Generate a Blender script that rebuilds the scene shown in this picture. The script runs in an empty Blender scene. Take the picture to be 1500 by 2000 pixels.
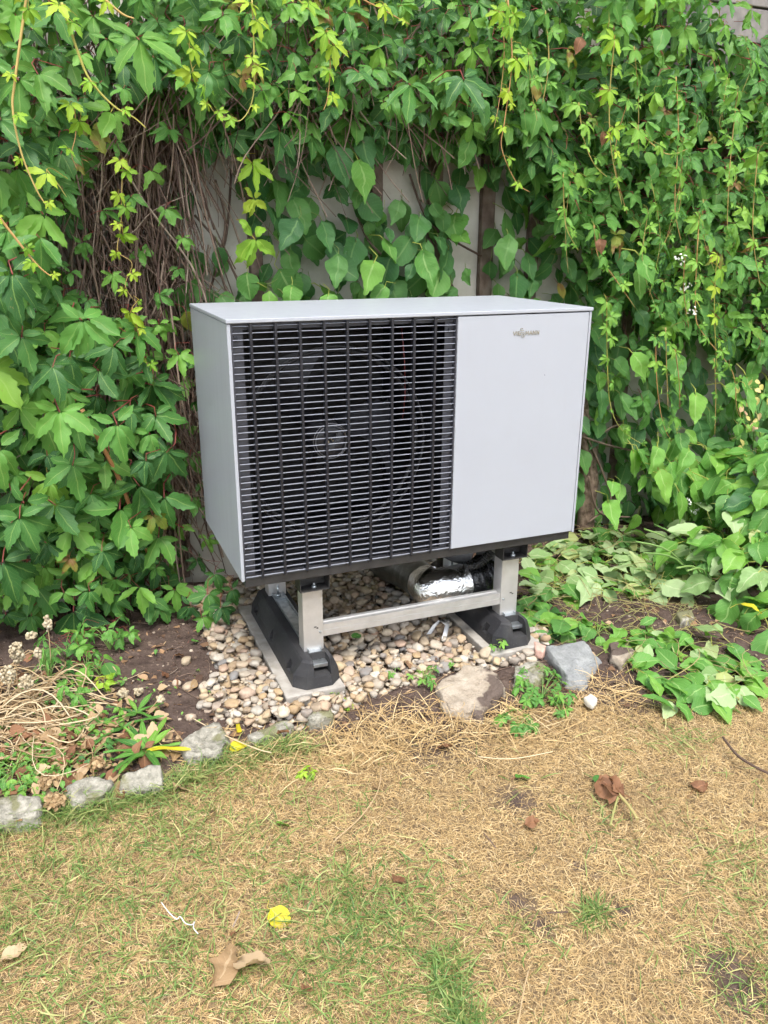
import bpy, bmesh, math, random
import numpy as np
from mathutils import Vector, Matrix, noise

random.seed(7)
rng = np.random.default_rng(11)
SC = bpy.context.scene
COL = SC.collection

# ------------------------------------------------------------------ camera
CAM = np.array([-0.4205958, -2.1432218, 1.3569313])
RIGHT = np.array([0.9274597, -0.3739155, 0.0023784])
FWD = np.array([0.3546829, 0.8777055, -0.3222315])
RIGHT = RIGHT / np.linalg.norm(RIGHT); FWD = FWD - RIGHT * (FWD @ RIGHT); FWD = FWD / np.linalg.norm(FWD)
UP = np.cross(RIGHT, FWD)
FPX = 1569.66
cd = bpy.data.cameras.new('camera'); cam = bpy.data.objects.new('camera', cd); COL.objects.link(cam)
cd.sensor_fit = 'VERTICAL'; cd.sensor_height = 36.0; cd.lens = 36.0 * FPX / 2000.0
cd.clip_start = 0.05; cd.clip_end = 200.0
cam.matrix_world = Matrix(((RIGHT[0], UP[0], -FWD[0], CAM[0]), (RIGHT[1], UP[1], -FWD[1], CAM[1]),
                           (RIGHT[2], UP[2], -FWD[2], CAM[2]), (0, 0, 0, 1)))
SC.camera = cam

# ------------------------------------------------------------------ sky, sun, exposure (bright overcast)
SUN_AZ, SUN_EL = math.radians(190), math.radians(62)      # azimuth measured clockwise from +Y
wd = bpy.data.worlds.new('World'); SC.world = wd; wd.use_nodes = True
wn, wl = wd.node_tree.nodes, wd.node_tree.links
sky = wn.new('ShaderNodeTexSky'); sky.sky_type = 'NISHITA'; sky.sun_disc = False
sky.sun_elevation = SUN_EL; sky.sun_rotation = SUN_AZ
sky.air_density = 1.0; sky.dust_density = 1.0; sky.ozone_density = 1.0
hs = wn.new('ShaderNodeHueSaturation'); hs.inputs['Saturation'].default_value = 0.35
wl.new(sky.outputs[0], hs.inputs['Color']); wl.new(hs.outputs[0], wn['Background'].inputs[0])
wn['Background'].inputs[1].default_value = 0.11
sl = bpy.data.lights.new('sun', 'SUN'); sun = bpy.data.objects.new('sun', sl); COL.objects.link(sun)
sl.energy = 1.5; sl.angle = math.radians(25); sl.color = (1.0, 0.96, 0.9)
sd = Vector((math.sin(SUN_AZ) * math.cos(SUN_EL), math.cos(SUN_AZ) * math.cos(SUN_EL), math.sin(SUN_EL)))
sun.rotation_euler = sd.to_track_quat('Z', 'Y').to_euler()
vs = SC.view_settings
vs.view_transform = 'Standard'; vs.look = 'None'; vs.gamma = 1.0; vs.use_curve_mapping = False
vs.exposure = 1.9
SC.cycles.max_bounces = 6; SC.cycles.diffuse_bounces = 3; SC.cycles.glossy_bounces = 3; SC.cycles.transmission_bounces = 3
SC.cycles.use_adaptive_sampling = True; SC.cycles.adaptive_threshold = 0.035; SC.cycles.adaptive_min_samples = 12
SC.cycles.use_denoising = True

# ------------------------------------------------------------------ helpers
def ray(u, v):
    return RIGHT * ((u - 750) / FPX) - UP * ((v - 1000) / FPX) + FWD
def at_y(u, v, y):
    d = ray(u, v); return CAM + d * ((y - CAM[1]) / d[1])
def at_z(u, v, z=0.0):
    d = ray(u, v); return CAM + d * ((z - CAM[2]) / d[2])

WM = {}
def put(o, parent=None, coll=COL):
    coll.objects.link(o)
    WM[o.name] = o.matrix_basis.copy()
    if parent is not None:
        o.parent = parent
        o.matrix_parent_inverse = WM[parent.name].inverted()
    return o
def tag(o, label=None, cat=None, group=None, kind=None):
    if label: o['label'] = label
    if cat: o['category'] = cat
    if group: o['group'] = group
    if kind: o['kind'] = kind
    return o
def empty(name, loc):
    o = bpy.data.objects.new(name, None); o.location = Vector(loc); o.empty_display_size = 0.05
    return put(o)
def mesh_obj(name, me, mat, parent=None):
    o = bpy.data.objects.new(name, me)
    if mat is not None and len(me.materials) == 0: me.materials.append(mat)
    return put(o, parent)

class MB:
    """collects shapes in world coordinates, build() links ONE mesh object"""
    def __init__(s): s.v = []; s.f = []; s.sm = []
    def add(s, vs_, fs, smooth=False):
        b = len(s.v); s.v += [tuple(p) for p in vs_]
        s.f += [tuple(b + i for i in f) for f in fs]; s.sm += [smooth] * len(fs)
        return s
    def box(s, x0, x1, y0, y1, z0, z1, M=None):
        P = [(x, y, z) for z in (z0, z1) for y in (y0, y1) for x in (x0, x1)]
        if M is not None: P = [tuple(M @ Vector(p)) for p in P]
        return s.add(P, [(0, 2, 3, 1), (4, 5, 7, 6), (0, 1, 5, 4), (2, 6, 7, 3), (0, 4, 6, 2), (1, 3, 7, 5)])
    def prism(s, poly, axis, a0, a1, M=None, smooth=False):
        """poly of 2D points in the plane normal to axis, extruded a0..a1"""
        def mk(p, a): return {0: (a, p[0], p[1]), 1: (p[0], a, p[1]), 2: (p[0], p[1], a)}[axis]
        n = len(poly); P = [mk(p, a0) for p in poly] + [mk(p, a1) for p in poly]
        if M is not None: P = [tuple(M @ Vector(p)) for p in P]
        F = [tuple(range(n))[::-1], tuple(range(n, 2 * n))] + [(i, (i + 1) % n, n + (i + 1) % n, n + i) for i in range(n)]
        return s.add(P, F, smooth)
    def tube(s, pts, r, k=8, cap=True, smooth=True):
        pts = [Vector(p) for p in pts]; n = len(pts)
        rr = r if hasattr(r, '__len__') else [r] * n
        V = []; up = None
        for i, p in enumerate(pts):
            t = (pts[min(i + 1, n - 1)] - pts[max(i - 1, 0)])
            t = t.normalized() if t.length > 1e-9 else Vector((0, 0, 1))
            if up is None:
                up = t.orthogonal().normalized()
            else:
                up = (up - t * up.dot(t)); up = up.normalized() if up.length > 1e-6 else t.orthogonal().normalized()
            sd_ = t.cross(up)
            for j in range(k):
                a = 2 * math.pi * j / k
                V.append(p + (up * math.cos(a) + sd_ * math.sin(a)) * rr[i])
        F = [(i * k + j, i * k + (j + 1) % k, (i + 1) * k + (j + 1) % k, (i + 1) * k + j) for i in range(n - 1) for j in range(k)]
        s.add(V, F, smooth)
        if cap:
            b = len(s.v) - len(V)
            s.f += [tuple(b + j for j in range(k))[::-1], tuple(b + (n - 1) * k + j for j in range(k))]; s.sm += [False, False]
        return s
    def mesh(s, name):
        me = bpy.data.meshes.new(name); me.from_pydata(s.v, [], s.f)
        me.polygons.foreach_set('use_smooth', s.sm); me.update(); return me
    def build(s, name, mat, parent=None, bevel=0.0, seg=2):
        me = s.mesh(name)
        if bevel:
            bm = bmesh.new(); bm.from_mesh(me)
            es = [e for e in bm.edges if len(e.link_faces) == 2 and e.calc_face_angle(0) > 0.5]
            bmesh.ops.bevel(bm, geom=es, offset=bevel, segments=seg, profile=0.5, affect='EDGES', clamp_overlap=True)
            bm.to_mesh(me); bm.free()
            me.polygons.foreach_set('use_smooth', [False] * len(me.polygons))
        return mesh_obj(name, me, mat, parent)

# ------------------------------------------------------------------ materials
def new_mat(name):
    m = bpy.data.materials.new(name); m.use_nodes = True
    nt = m.node_tree; b = nt.nodes['Principled BSDF']
    return m, nt, b
def N(nt, typ, **kw):
    n = nt.nodes.new(typ)
    for k, v in kw.items():
        if k in n.inputs: n.inputs[k].default_value = v
        else: setattr(n, k, v)
    return n
def ramp(nt, stops):
    r = nt.nodes.new('ShaderNodeValToRGB'); cr = r.color_ramp
    while len(cr.elements) < len(stops): cr.elements.new(0.5)
    for e, (p, c) in zip(cr.elements, stops): e.position = p; e.color = (*c, 1)
    return r
def mix(nt, fac, a, b, mode='MIX'):
    m = nt.nodes.new('ShaderNodeMix'); m.data_type = 'RGBA'; m.blend_type = mode
    for sock, v in ((m.inputs[0], fac), (m.inputs[6], a), (m.inputs[7], b)):
        if hasattr(v, 'is_linked') or hasattr(v, 'links'): nt.links.new(v, sock)
        elif isinstance(v, (int, float)): sock.default_value = v
        else: sock.default_value = (*v, 1)
    return m.outputs[2]
def math_n(nt, op, a, b=None, clamp=False):
    m = nt.nodes.new('ShaderNodeMath'); m.operation = op; m.use_clamp = clamp
    for i, v in enumerate((a, b)):
        if v is None: continue
        if hasattr(v, 'links'): nt.links.new(v, m.inputs[i])
        else: m.inputs[i].default_value = v
    return m.outputs[0]
def noise_n(nt, scale, detail=4, rough=0.55, coord='Object'):
    t = nt.nodes.new('ShaderNodeTexCoord'); n = N(nt, 'ShaderNodeTexNoise', Scale=scale, Detail=detail, Roughness=rough)
    nt.links.new(t.outputs[coord], n.inputs['Vector']); return n.outputs['Fac']
def world_noise(nt, scale, detail=4, rough=0.55):
    t = nt.nodes.new('ShaderNodeNewGeometry'); n = N(nt, 'ShaderNodeTexNoise', Scale=scale, Detail=detail, Roughness=rough)
    nt.links.new(t.outputs['Position'], n.inputs['Vector']); return n.outputs['Fac']
def bump(nt, b, h, strength=0.3, dist=0.01):
    n = N(nt, 'ShaderNodeBump', Strength=strength, Distance=dist)
    nt.links.new(h, n.inputs['Height']); nt.links.new(n.outputs[0], b.inputs['Normal'])
def rnd(nt):
    o = nt.nodes.new('ShaderNodeObjectInfo'); a = nt.nodes.new('ShaderNodeAttribute'); a.attribute_name = 'rnd'
    return math_n(nt, 'FRACT', math_n(nt, 'ADD', o.outputs['Random'], a.outputs['Fac']))

def simple(name, c1, c2, rough=0.5, metal=0.0, scale=30.0, bstr=0.1, bd=0.002, spec=0.5, detail=5, lo=0.35, hi=0.65):
    m, nt, b = new_mat(name)
    f = world_noise(nt, scale, detail)
    r = ramp(nt, [(lo, c1), (hi, c2)]); nt.links.new(f, r.inputs[0])
    nt.links.new(r.outputs[0], b.inputs['Base Color'])
    b.inputs['Roughness'].default_value = rough; b.inputs['Metallic'].default_value = metal
    b.inputs['Specular IOR Level'].default_value = spec
    if bstr: bump(nt, b, f, bstr, bd)
    return m

def leaf_mat(name, stops, transl=0.24, rough=0.50, rib=(0.25, 0.38, 0.1), ribamt=0.45, stalk=(0.25, 0.06, 0.05), mott=0.3, blotch=None, spec=0.32):
    m, nt, b = new_mat(name); L = nt.links
    r = ramp(nt, stops); L.new(rnd(nt), r.inputs[0])
    col = r.outputs[0]
    nz = world_noise(nt, 38, 3)
    col = mix(nt, math_n(nt, 'MULTIPLY', nz, mott), col, (0.02, 0.05, 0.012), 'MIX') if mott else col
    if blotch:
        nb = world_noise(nt, 26, 3); rb = ramp(nt, [(0.5, (0, 0, 0)), (0.6, (1, 1, 1))]); L.new(nb, rb.inputs[0])
        col = mix(nt, rb.outputs[0], col, blotch)
    if mott:
        sb = world_noise(nt, 95, 2); rs = ramp(nt, [(0.70, (0, 0, 0)), (0.76, (1, 1, 1))]); L.new(sb, rs.inputs[0]); col = mix(nt, math_n(nt, 'MULTIPLY', rs.outputs[0], 0.55), col, (0.24, 0.17, 0.06))
    uv = nt.nodes.new('ShaderNodeUVMap'); uv.uv_map = 'uv'
    sp = nt.nodes.new('ShaderNodeSeparateXYZ'); L.new(uv.outputs[0], sp.inputs[0])
    ax = math_n(nt, 'ABSOLUTE', math_n(nt, 'SUBTRACT', sp.outputs[0], 0.5))
    ribf = math_n(nt, 'LESS_THAN', ax, 0.035)
    ph = math_n(nt, 'SUBTRACT', math_n(nt, 'MULTIPLY', sp.outputs[1], 8.0), math_n(nt, 'MULTIPLY', ax, 4.5))
    wv = math_n(nt, 'ABSOLUTE', math_n(nt, 'SINE', math_n(nt, 'MULTIPLY', ph, math.pi)))
    vein = math_n(nt, 'SUBTRACT', 1.0, math_n(nt, 'MULTIPLY', wv, 5.0), clamp=True)
    vv = math_n(nt, 'MAXIMUM', ribf, math_n(nt, 'MULTIPLY', vein, 0.5))
    col = mix(nt, math_n(nt, 'MULTIPLY', vv, ribamt), col, rib)
    st = math_n(nt, 'GREATER_THAN', sp.outputs[0], 1.5)
    col = mix(nt, st, col, stalk)
    L.new(col, b.inputs['Base Color']); b.inputs['Roughness'].default_value = rough
    b.inputs['Specular IOR Level'].default_value = spec
    bp = N(nt, 'ShaderNodeBump', Strength=0.35, Distance=0.002)
    L.new(math_n(nt, 'SUBTRACT', math_n(nt, 'MULTIPLY', nz, 0.5), vv), bp.inputs['Height']); L.new(bp.outputs[0], b.inputs['Normal'])
    tr = nt.nodes.new('ShaderNodeBsdfTranslucent')
    L.new(mix(nt, 1.0, col, (1.15, 1.25, 0.55), 'MULTIPLY'), tr.inputs['Color'])
    ms = nt.nodes.new('ShaderNodeMixShader'); ms.inputs[0].default_value = transl
    L.new(b.outputs[0], ms.inputs[1]); L.new(tr.outputs[0], ms.inputs[2])
    L.new(ms.outputs[0], nt.nodes['Material Output'].inputs['Surface'])
    return m
def rnd_mat(name, stops, rough=0.6, nscale=40, namt=0.3, ncol=(0.03, 0.02, 0.015), bstr=0.3, bd=0.002, spec=0.3, transl=0.0):
    m, nt, b = new_mat(name)
    r = ramp(nt, stops); nt.links.new(rnd(nt), r.inputs[0])
    if not namt:
        nz = None; col = r.outputs[0]
    else:
        nz = world_noise(nt, nscale, 4, 0.65); nr = ramp(nt, [(0.38, (0, 0, 0)), (0.72, (1, 1, 1))]); nt.links.new(nz, nr.inputs[0])
        col = mix(nt, math_n(nt, 'MULTIPLY', nr.outputs[0], namt), r.outputs[0], ncol)
    nt.links.new(col, b.inputs['Base Color']); b.inputs['Roughness'].default_value = rough
    b.inputs['Specular IOR Level'].default_value = spec
    if bstr and nz is not None: bump(nt, b, nz, bstr, bd)
    if transl:
        tr = nt.nodes.new('ShaderNodeBsdfTranslucent'); nt.links.new(col, tr.inputs['Color'])
        ms = nt.nodes.new('ShaderNodeMixShader'); ms.inputs[0].default_value = transl
        nt.links.new(b.outputs[0], ms.inputs[1]); nt.links.new(tr.outputs[0], ms.inputs[2])
        nt.links.new(ms.outputs[0], nt.nodes['Material Output'].inputs['Surface'])
    return m

M = {}
def paint_mat():
    m, nt, b = new_mat('silver_paint')
    t = nt.nodes.new('ShaderNodeNewGeometry'); mp = nt.nodes.new('ShaderNodeMapping'); mp.inputs['Scale'].default_value = (38, 38, 2.2)
    nt.links.new(t.outputs['Position'], mp.inputs['Vector']); st_ = N(nt, 'ShaderNodeTexNoise', Scale=1.0, Detail=4.0); nt.links.new(mp.outputs[0], st_.inputs['Vector'])
    big = world_noise(nt, 2.2, 4); sp = world_noise(nt, 260, 2)
    r = ramp(nt, [(0.3, (0.318, 0.332, 0.366)), (0.7, (0.333, 0.348, 0.382))]); nt.links.new(big, r.inputs[0])
    r2 = ramp(nt, [(0.56, (0, 0, 0)), (0.80, (1, 1, 1))]); nt.links.new(st_.outputs['Fac'], r2.inputs[0])
    c = mix(nt, math_n(nt, 'MULTIPLY', r2.outputs[0], 0.07), r.outputs[0], (0.27, 0.265, 0.25))
    r3 = ramp(nt, [(0.75, (0, 0, 0)), (0.79, (1, 1, 1))]); nt.links.new(sp, r3.inputs[0])
    c = mix(nt, math_n(nt, 'MULTIPLY', r3.outputs[0], 0.25), c, (0.2, 0.19, 0.17))
    nt.links.new(c, b.inputs['Base Color'])
    rr = ramp(nt, [(0.35, (0.40,) * 3), (0.7, (0.46,) * 3)]); nt.links.new(st_.outputs['Fac'], rr.inputs[0]); nt.links.new(rr.outputs[0], b.inputs['Roughness'])
    return m
M['paint'] = paint_mat()
M['plastic'] = simple('black_plastic', (0.012, 0.013, 0.018), (0.018, 0.019, 0.025), 0.28, 0, 60, 0.02, 0.0005)
M['slat'] = simple('slat_painted_highlight', (0.21, 0.22, 0.26), (0.245, 0.255, 0.295), 0.25, 0.2, 60, 0.02, 0.0005)  # black slats coloured light grey: the sky's highlight lines are painted in
M['plastic_grey'] = simple('dark_grey_plastic', (0.035, 0.036, 0.046), (0.045, 0.046, 0.056), 0.45, 0, 60, 0.02, 0.0005)
M['inner'] = simple('inner_dark_sheet', (0.005, 0.005, 0.007), (0.008, 0.008, 0.010), 0.6, 0.0, 30, 0)
M['fan'] = simple('fan_plastic', (0.012, 0.012, 0.015), (0.017, 0.017, 0.021), 0.4, 0, 60, 0.02, 0.0005)
M['base'] = simple('black_base_sheet', (0.02, 0.019, 0.019), (0.03, 0.028, 0.027), 0.5, 0, 40, 0.03, 0.0005)
M['alu'] = simple('aluminium', (0.55, 0.54, 0.53), (0.62, 0.61, 0.60), 0.40, 0.7, 25, 0.03, 0.0004)
M['zinc'] = simple('galvanised_steel', (0.30, 0.33, 0.35), (0.5, 0.53, 0.55), 0.38, 0.9, 45, 0.05, 0.0005)
M['hubring'] = simple('dull_ring_metal', (0.22, 0.22, 0.24), (0.28, 0.28, 0.3), 0.35, 0.8, 50, 0)
M['chrome'] = simple('bright_emblem_metal', (0.55, 0.55, 0.50), (0.62, 0.62, 0.56), 0.25, 0.9, 50, 0)
M['concrete'] = simple('concrete', (0.27, 0.245, 0.215), (0.37, 0.345, 0.31), 0.9, 0, 28, 0.25, 0.003, 0.2)
def rubber_mat():
    m, nt, b = new_mat('recycled_rubber')
    nz = world_noise(nt, 9, 4); sp = world_noise(nt, 330, 2)
    r = ramp(nt, [(0.66, (0.022, 0.022, 0.025)), (0.74, (0.3, 0.29, 0.27))]); nt.links.new(sp, r.inputs[0])
    r2 = ramp(nt, [(0.4, (0.016, 0.016, 0.019)), (0.7, (0.06, 0.058, 0.056))]); nt.links.new(nz, r2.inputs[0])
    nt.links.new(mix(nt, 0.45, r2.outputs[0], r.outputs[0]), b.inputs['Base Color'])
    b.inputs['Roughness'].default_value = 0.62; b.inputs['Specular IOR Level'].default_value = 0.35
    bump(nt, b, sp, 0.3, 0.001); return m
M['rubber'] = rubber_mat()
def foil_mat():
    m, nt, b = new_mat('aluminium_foil')
    t = nt.nodes.new('ShaderNodeNewGeometry'); v = N(nt, 'ShaderNodeTexVoronoi', Scale=30.0); v.feature = 'F1'
    nn = N(nt, 'ShaderNodeTexNoise', Scale=40.0, Detail=3); nt.links.new(t.outputs['Position'], nn.inputs['Vector'])
    nt.links.new(mix(nt, 0.12, t.outputs['Position'], nn.outputs['Color']), v.inputs['Vector'])
    b.inputs['Base Color'].default_value = (0.9, 0.89, 0.87, 1); b.inputs['Metallic'].default_value = 1.0
    b.inputs['Roughness'].default_value = 0.2
    bump(nt, b, v.outputs['Distance'], 0.3, 0.012); return m
M['foil'] = foil_mat()
M['tape'] = simple('black_tape', (0.008, 0.008, 0.009), (0.012, 0.012, 0.013), 0.16, 0, 50, 0.6, 0.008)
M['pipe_grey'] = simple('grey_insulation', (0.11, 0.11, 0.115), (0.14, 0.14, 0.145), 0.6, 0, 80, 0.1, 0.001)
M['foil_shade'] = simple('foil_painted_shade', (0.045, 0.05, 0.042), (0.075, 0.08, 0.068), 0.3, 0.4, 60, 0.3, 0.004)  # foil lying in shadow: the shade and dim reflections are put into the colour
M['hose'] = simple('black_hose', (0.012, 0.012, 0.013), (0.02, 0.02, 0.02), 0.35, 0, 80, 0)
M['red'] = simple('red_wire', (0.09, 0.012, 0.012), (0.11, 0.015, 0.015), 0.5, 0, 80, 0)
def wall_mat():
    m, nt, b = new_mat('stained_white_render')
    a = world_noise(nt, 3.0, 6, 0.65); f = world_noise(nt, 70, 4); s = world_noise(nt, 14, 5, 0.7)
    r = ramp(nt, [(0.35, (0.40, 0.375, 0.32)), (0.6, (0.56, 0.53, 0.47))]); nt.links.new(a, r.inputs[0])
    r2 = ramp(nt, [(0.58, (0, 0, 0)), (0.74, (1, 1, 1))]); nt.links.new(s, r2.inputs[0])
    nt.links.new(mix(nt, math_n(nt, 'MULTIPLY', r2.outputs[0], 0.5), r.outputs[0], (0.30, 0.27, 0.21)), b.inputs['Base Color'])
    b.inputs['Roughness'].default_value = 0.9; b.inputs['Specular IOR Level'].default_value = 0.2
    bump(nt, b, f, 0.35, 0.004); return m
M['wall'] = wall_mat()
M['wood'] = simple('weathered_dark_batten', (0.09, 0.06, 0.045), (0.17, 0.13, 0.105), 0.8, 0, 22, 0.4, 0.004, 0.2)
M['plank'] = simple('grey_weathered_plank', (0.17, 0.155, 0.15), (0.26, 0.235, 0.22), 0.8, 0, 18, 0.4, 0.004, 0.2)
M['bark'] = simple('vine_bark', (0.10, 0.068, 0.048), (0.24, 0.175, 0.13), 0.9, 0, 40, 0.8, 0.01, 0.15)
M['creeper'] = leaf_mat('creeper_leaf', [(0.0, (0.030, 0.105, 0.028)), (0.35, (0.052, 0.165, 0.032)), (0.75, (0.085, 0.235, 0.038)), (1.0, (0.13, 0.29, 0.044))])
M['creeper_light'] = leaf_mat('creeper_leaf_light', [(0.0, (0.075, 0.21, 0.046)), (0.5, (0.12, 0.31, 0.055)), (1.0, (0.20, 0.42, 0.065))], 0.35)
M['lime'] = leaf_mat('young_lime_leaf', [(0.0, (0.16, 0.34, 0.03)), (0.5, (0.27, 0.46, 0.035)), (1.0, (0.42, 0.55, 0.05))], 0.4, rib=(0.5, 0.6, 0.12), ribamt=0.3, stalk=(0.4, 0.3, 0.06), mott=0.15)
M['old'] = leaf_mat('ageing_leaf', [(0.0, (0.13, 0.22, 0.03)), (0.5, (0.24, 0.27, 0.04)), (1.0, (0.30, 0.22, 0.05))], 0.3, rib=(0.3, 0.3, 0.1), ribamt=0.4, blotch=(0.22, 0.12, 0.045))
M['spring'] = leaf_mat('spring_leaf', [(0.0, (0.10, 0.26, 0.04)), (0.5, (0.155, 0.34, 0.045)), (1.0, (0.24, 0.43, 0.055))], 0.35, rib=(0.35, 0.5, 0.15), ribamt=0.3, stalk=(0.3, 0.28, 0.06), mott=0.15)
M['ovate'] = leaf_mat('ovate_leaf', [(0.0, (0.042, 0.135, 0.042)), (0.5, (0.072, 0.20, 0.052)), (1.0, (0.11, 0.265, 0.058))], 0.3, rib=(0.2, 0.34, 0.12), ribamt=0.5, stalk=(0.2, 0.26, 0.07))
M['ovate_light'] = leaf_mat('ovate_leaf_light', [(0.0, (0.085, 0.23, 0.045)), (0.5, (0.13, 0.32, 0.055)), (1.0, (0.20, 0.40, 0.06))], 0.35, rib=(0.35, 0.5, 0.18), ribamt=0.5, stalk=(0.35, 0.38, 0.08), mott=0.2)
M['pale'] = leaf_mat('wilted_pale_leaf', [(0.0, (0.20, 0.33, 0.11)), (0.45, (0.31, 0.43, 0.19)), (0.8, (0.38, 0.49, 0.25)), (1.0, (0.40, 0.43, 0.14))], 0.25, 0.55, rib=(0.45, 0.52, 0.3), ribamt=0.5, stalk=(0.42, 0.42, 0.12), mott=0.2, blotch=None)
M['dryleaf'] = leaf_mat('dry_leaf', [(0.0, (0.28, 0.17, 0.085)), (0.5, (0.42, 0.28, 0.155)), (1.0, (0.52, 0.37, 0.23))], 0.2, 0.7, rib=(0.5, 0.38, 0.24), ribamt=0.4, stalk=(0.3, 0.2, 0.1), mott=0.2)
M['rustleaf'] = leaf_mat('rust_leaf', [(0.0, (0.15, 0.065, 0.035)), (1.0, (0.27, 0.13, 0.07))], 0.2, 0.7, rib=(0.4, 0.2, 0.1), ribamt=0.4, stalk=(0.3, 0.15, 0.08), mott=0.2)
M['yellowleaf'] = leaf_mat('yellow_leaf', [(0.0, (0.52, 0.44, 0.015)), (1.0, (0.58, 0.50, 0.03))], 0.3, 0.5, rib=(0.85, 0.78, 0.2), ribamt=0.4, stalk=(0.6, 0.5, 0.1), mott=0.0)
M['rhodo'] = leaf_mat('leathery_leaf', [(0.0, (0.035, 0.095, 0.055)), (1.0, (0.06, 0.14, 0.07))], 0.1, 0.3, rib=(0.15, 0.25, 0.12), ribamt=0.5, stalk=(0.25, 0.15, 0.06), spec=0.6)
M['stem'] = rnd_mat('brown_vine_stem', [(0.0, (0.07, 0.042, 0.032)), (0.5, (0.15, 0.10, 0.075)), (0.85, (0.23, 0.16, 0.12)), (1.0, (0.34, 0.27, 0.21))], 0.8)
M['shoot'] = rnd_mat('orange_green_shoot', [(0.0, (0.34, 0.34, 0.07)), (0.5, (0.42, 0.30, 0.10)), (1.0, (0.40, 0.20, 0.08))], 0.5, namt=0.1)
M['stalk'] = rnd_mat('yellow_green_stalk', [(0.0, (0.22, 0.23, 0.08)), (0.6, (0.33, 0.29, 0.11)), (1.0, (0.28, 0.19, 0.1))], 0.5, namt=0.1)
M['green_stalk'] = rnd_mat('green_stalk', [(0.0, (0.10, 0.2, 0.05)), (1.0, (0.2, 0.3, 0.08))], 0.5, namt=0.1)
M['cane'] = simple('orange_cane', (0.30, 0.13, 0.045), (0.44, 0.22, 0.085), 0.5, 0, 30, 0.1, 0.001)
M['straw'] = rnd_mat('dry_straw', [(0.0, (0.27, 0.17, 0.075)), (0.35, (0.43, 0.29, 0.125)), (0.75, (0.55, 0.395, 0.185)), (1.0, (0.64, 0.505, 0.29))], 0.65, nscale=4.5, namt=0.42, ncol=(0.24, 0.155, 0.075), bstr=0, transl=0.0)
M['grass'] = rnd_mat('green_grass_blade', [(0.0, (0.075, 0.145, 0.03)), (0.4, (0.135, 0.22, 0.05)), (0.75, (0.24, 0.30, 0.085)), (1.0, (0.40, 0.38, 0.15))], 0.5, namt=0, bstr=0, transl=0.2)
M['grass_dark'] = rnd_mat('dark_grass_blade', [(0.0, (0.06, 0.13, 0.03)), (0.5, (0.11, 0.20, 0.045)), (1.0, (0.22, 0.28, 0.08))], 0.5, namt=0, bstr=0, transl=0.2)
M['dead_stalk'] = rnd_mat('bleached_dead_stalk', [(0.0, (0.28, 0.185, 0.095)), (0.5, (0.44, 0.32, 0.18)), (1.0, (0.58, 0.47, 0.31))], 0.6, namt=0.15)
M['litter'] = rnd_mat('leaf_litter', [(0.0, (0.06, 0.035, 0.025)), (0.4, (0.16, 0.09, 0.05)), (0.8, (0.32, 0.19, 0.10)), (1.0, (0.45, 0.33, 0.2))], 0.8)
M['pebble'] = rnd_mat('river_pebble', [(0.0, (0.460, 0.374, 0.260)), (0.12, (0.340, 0.236, 0.130)), (0.22, (0.258, 0.227, 0.193)), (0.36, (0.506, 0.432, 0.328)), (0.47, (0.359, 0.249, 0.185)), (0.58, (0.442, 0.343, 0.210)), (0.68, (0.331, 0.298, 0.256)), (0.80, (0.543, 0.485, 0.395)), (0.88, (0.175, 0.174, 0.172)), (0.94, (0.405, 0.311, 0.235)), (1.0, (0.460, 0.374, 0.260))], 0.75, 60, 0.5, (0.17, 0.12, 0.085), 0.4, 0.004, 0.25)
M['flower'] = rnd_mat('cream_dry_flower', [(0.0, (0.40, 0.32, 0.20)), (1.0, (0.60, 0.52, 0.37))], 0.7, namt=0.15, transl=0.2)
M['flower_brown'] = rnd_mat('brown_dry_flower', [(0.0, (0.30, 0.19, 0.09)), (1.0, (0.50, 0.36, 0.2))], 0.7, namt=0.2, transl=0.2)
M['flower_white'] = rnd_mat('white_flower', [(0.0, (0.7, 0.72, 0.6)), (1.0, (0.8, 0.8, 0.72))], 0.6, namt=0.05, transl=0.2)
M['flower_yellow'] = rnd_mat('yellow_pink_bract', [(0.0, (0.55, 0.5, 0.14)), (0.6, (0.6, 0.48, 0.2)), (1.0, (0.55, 0.33, 0.22))], 0.6, namt=0.1, transl=0.3)
M['white_plastic'] = simple('white_plastic_strip', (0.62, 0.62, 0.62), (0.7, 0.7, 0.7), 0.35, 0, 30, 0)
def rock_mat(name, c1, c2, dirt=None, sc=14):
    m, nt, b = new_mat(name)
    a = world_noise(nt, sc, 6, 0.7); f = world_noise(nt, 160, 3); g = world_noise(nt, 5.5, 4, 0.6)
    r = ramp(nt, [(0.36, c1), (0.64, c2)]); nt.links.new(a, r.inputs[0]); col = r.outputs[0]
    r3 = ramp(nt, [(0.60, (0, 0, 0)), (0.72, (1, 1, 1))]); nt.links.new(f, r3.inputs[0])
    col = mix(nt, math_n(nt, 'MULTIPLY', r3.outputs[0], 0.35), col, (0.1, 0.095, 0.085))
    if dirt:
        r2 = ramp(nt, [(0.50, (0, 0, 0)), (0.54, (1, 1, 1))]); nt.links.new(g, r2.inputs[0])
        col = mix(nt, math_n(nt, 'MULTIPLY', r2.outputs[0], 0.9), col, dirt)
    nt.links.new(col, b.inputs['Base Color']); b.inputs['Roughness'].default_value = 0.88
    b.inputs['Specular IOR Level'].default_value = 0.2
    sp_ = world_noise(nt, 70, 4, .7); bump(nt, b, math_n(nt, 'ADD', a, math_n(nt, 'MULTIPLY', sp_, .5)), 0.8, 0.014); return m
M['rock_tan'] = rock_mat('tan_rock', (0.27, 0.22, 0.165), (0.40, 0.345, 0.275), (0.085, 0.06, 0.05), 22)
M['rock_grey'] = rock_mat('grey_slate', (0.19, 0.195, 0.195), (0.29, 0.295, 0.29), None, 24)
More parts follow.
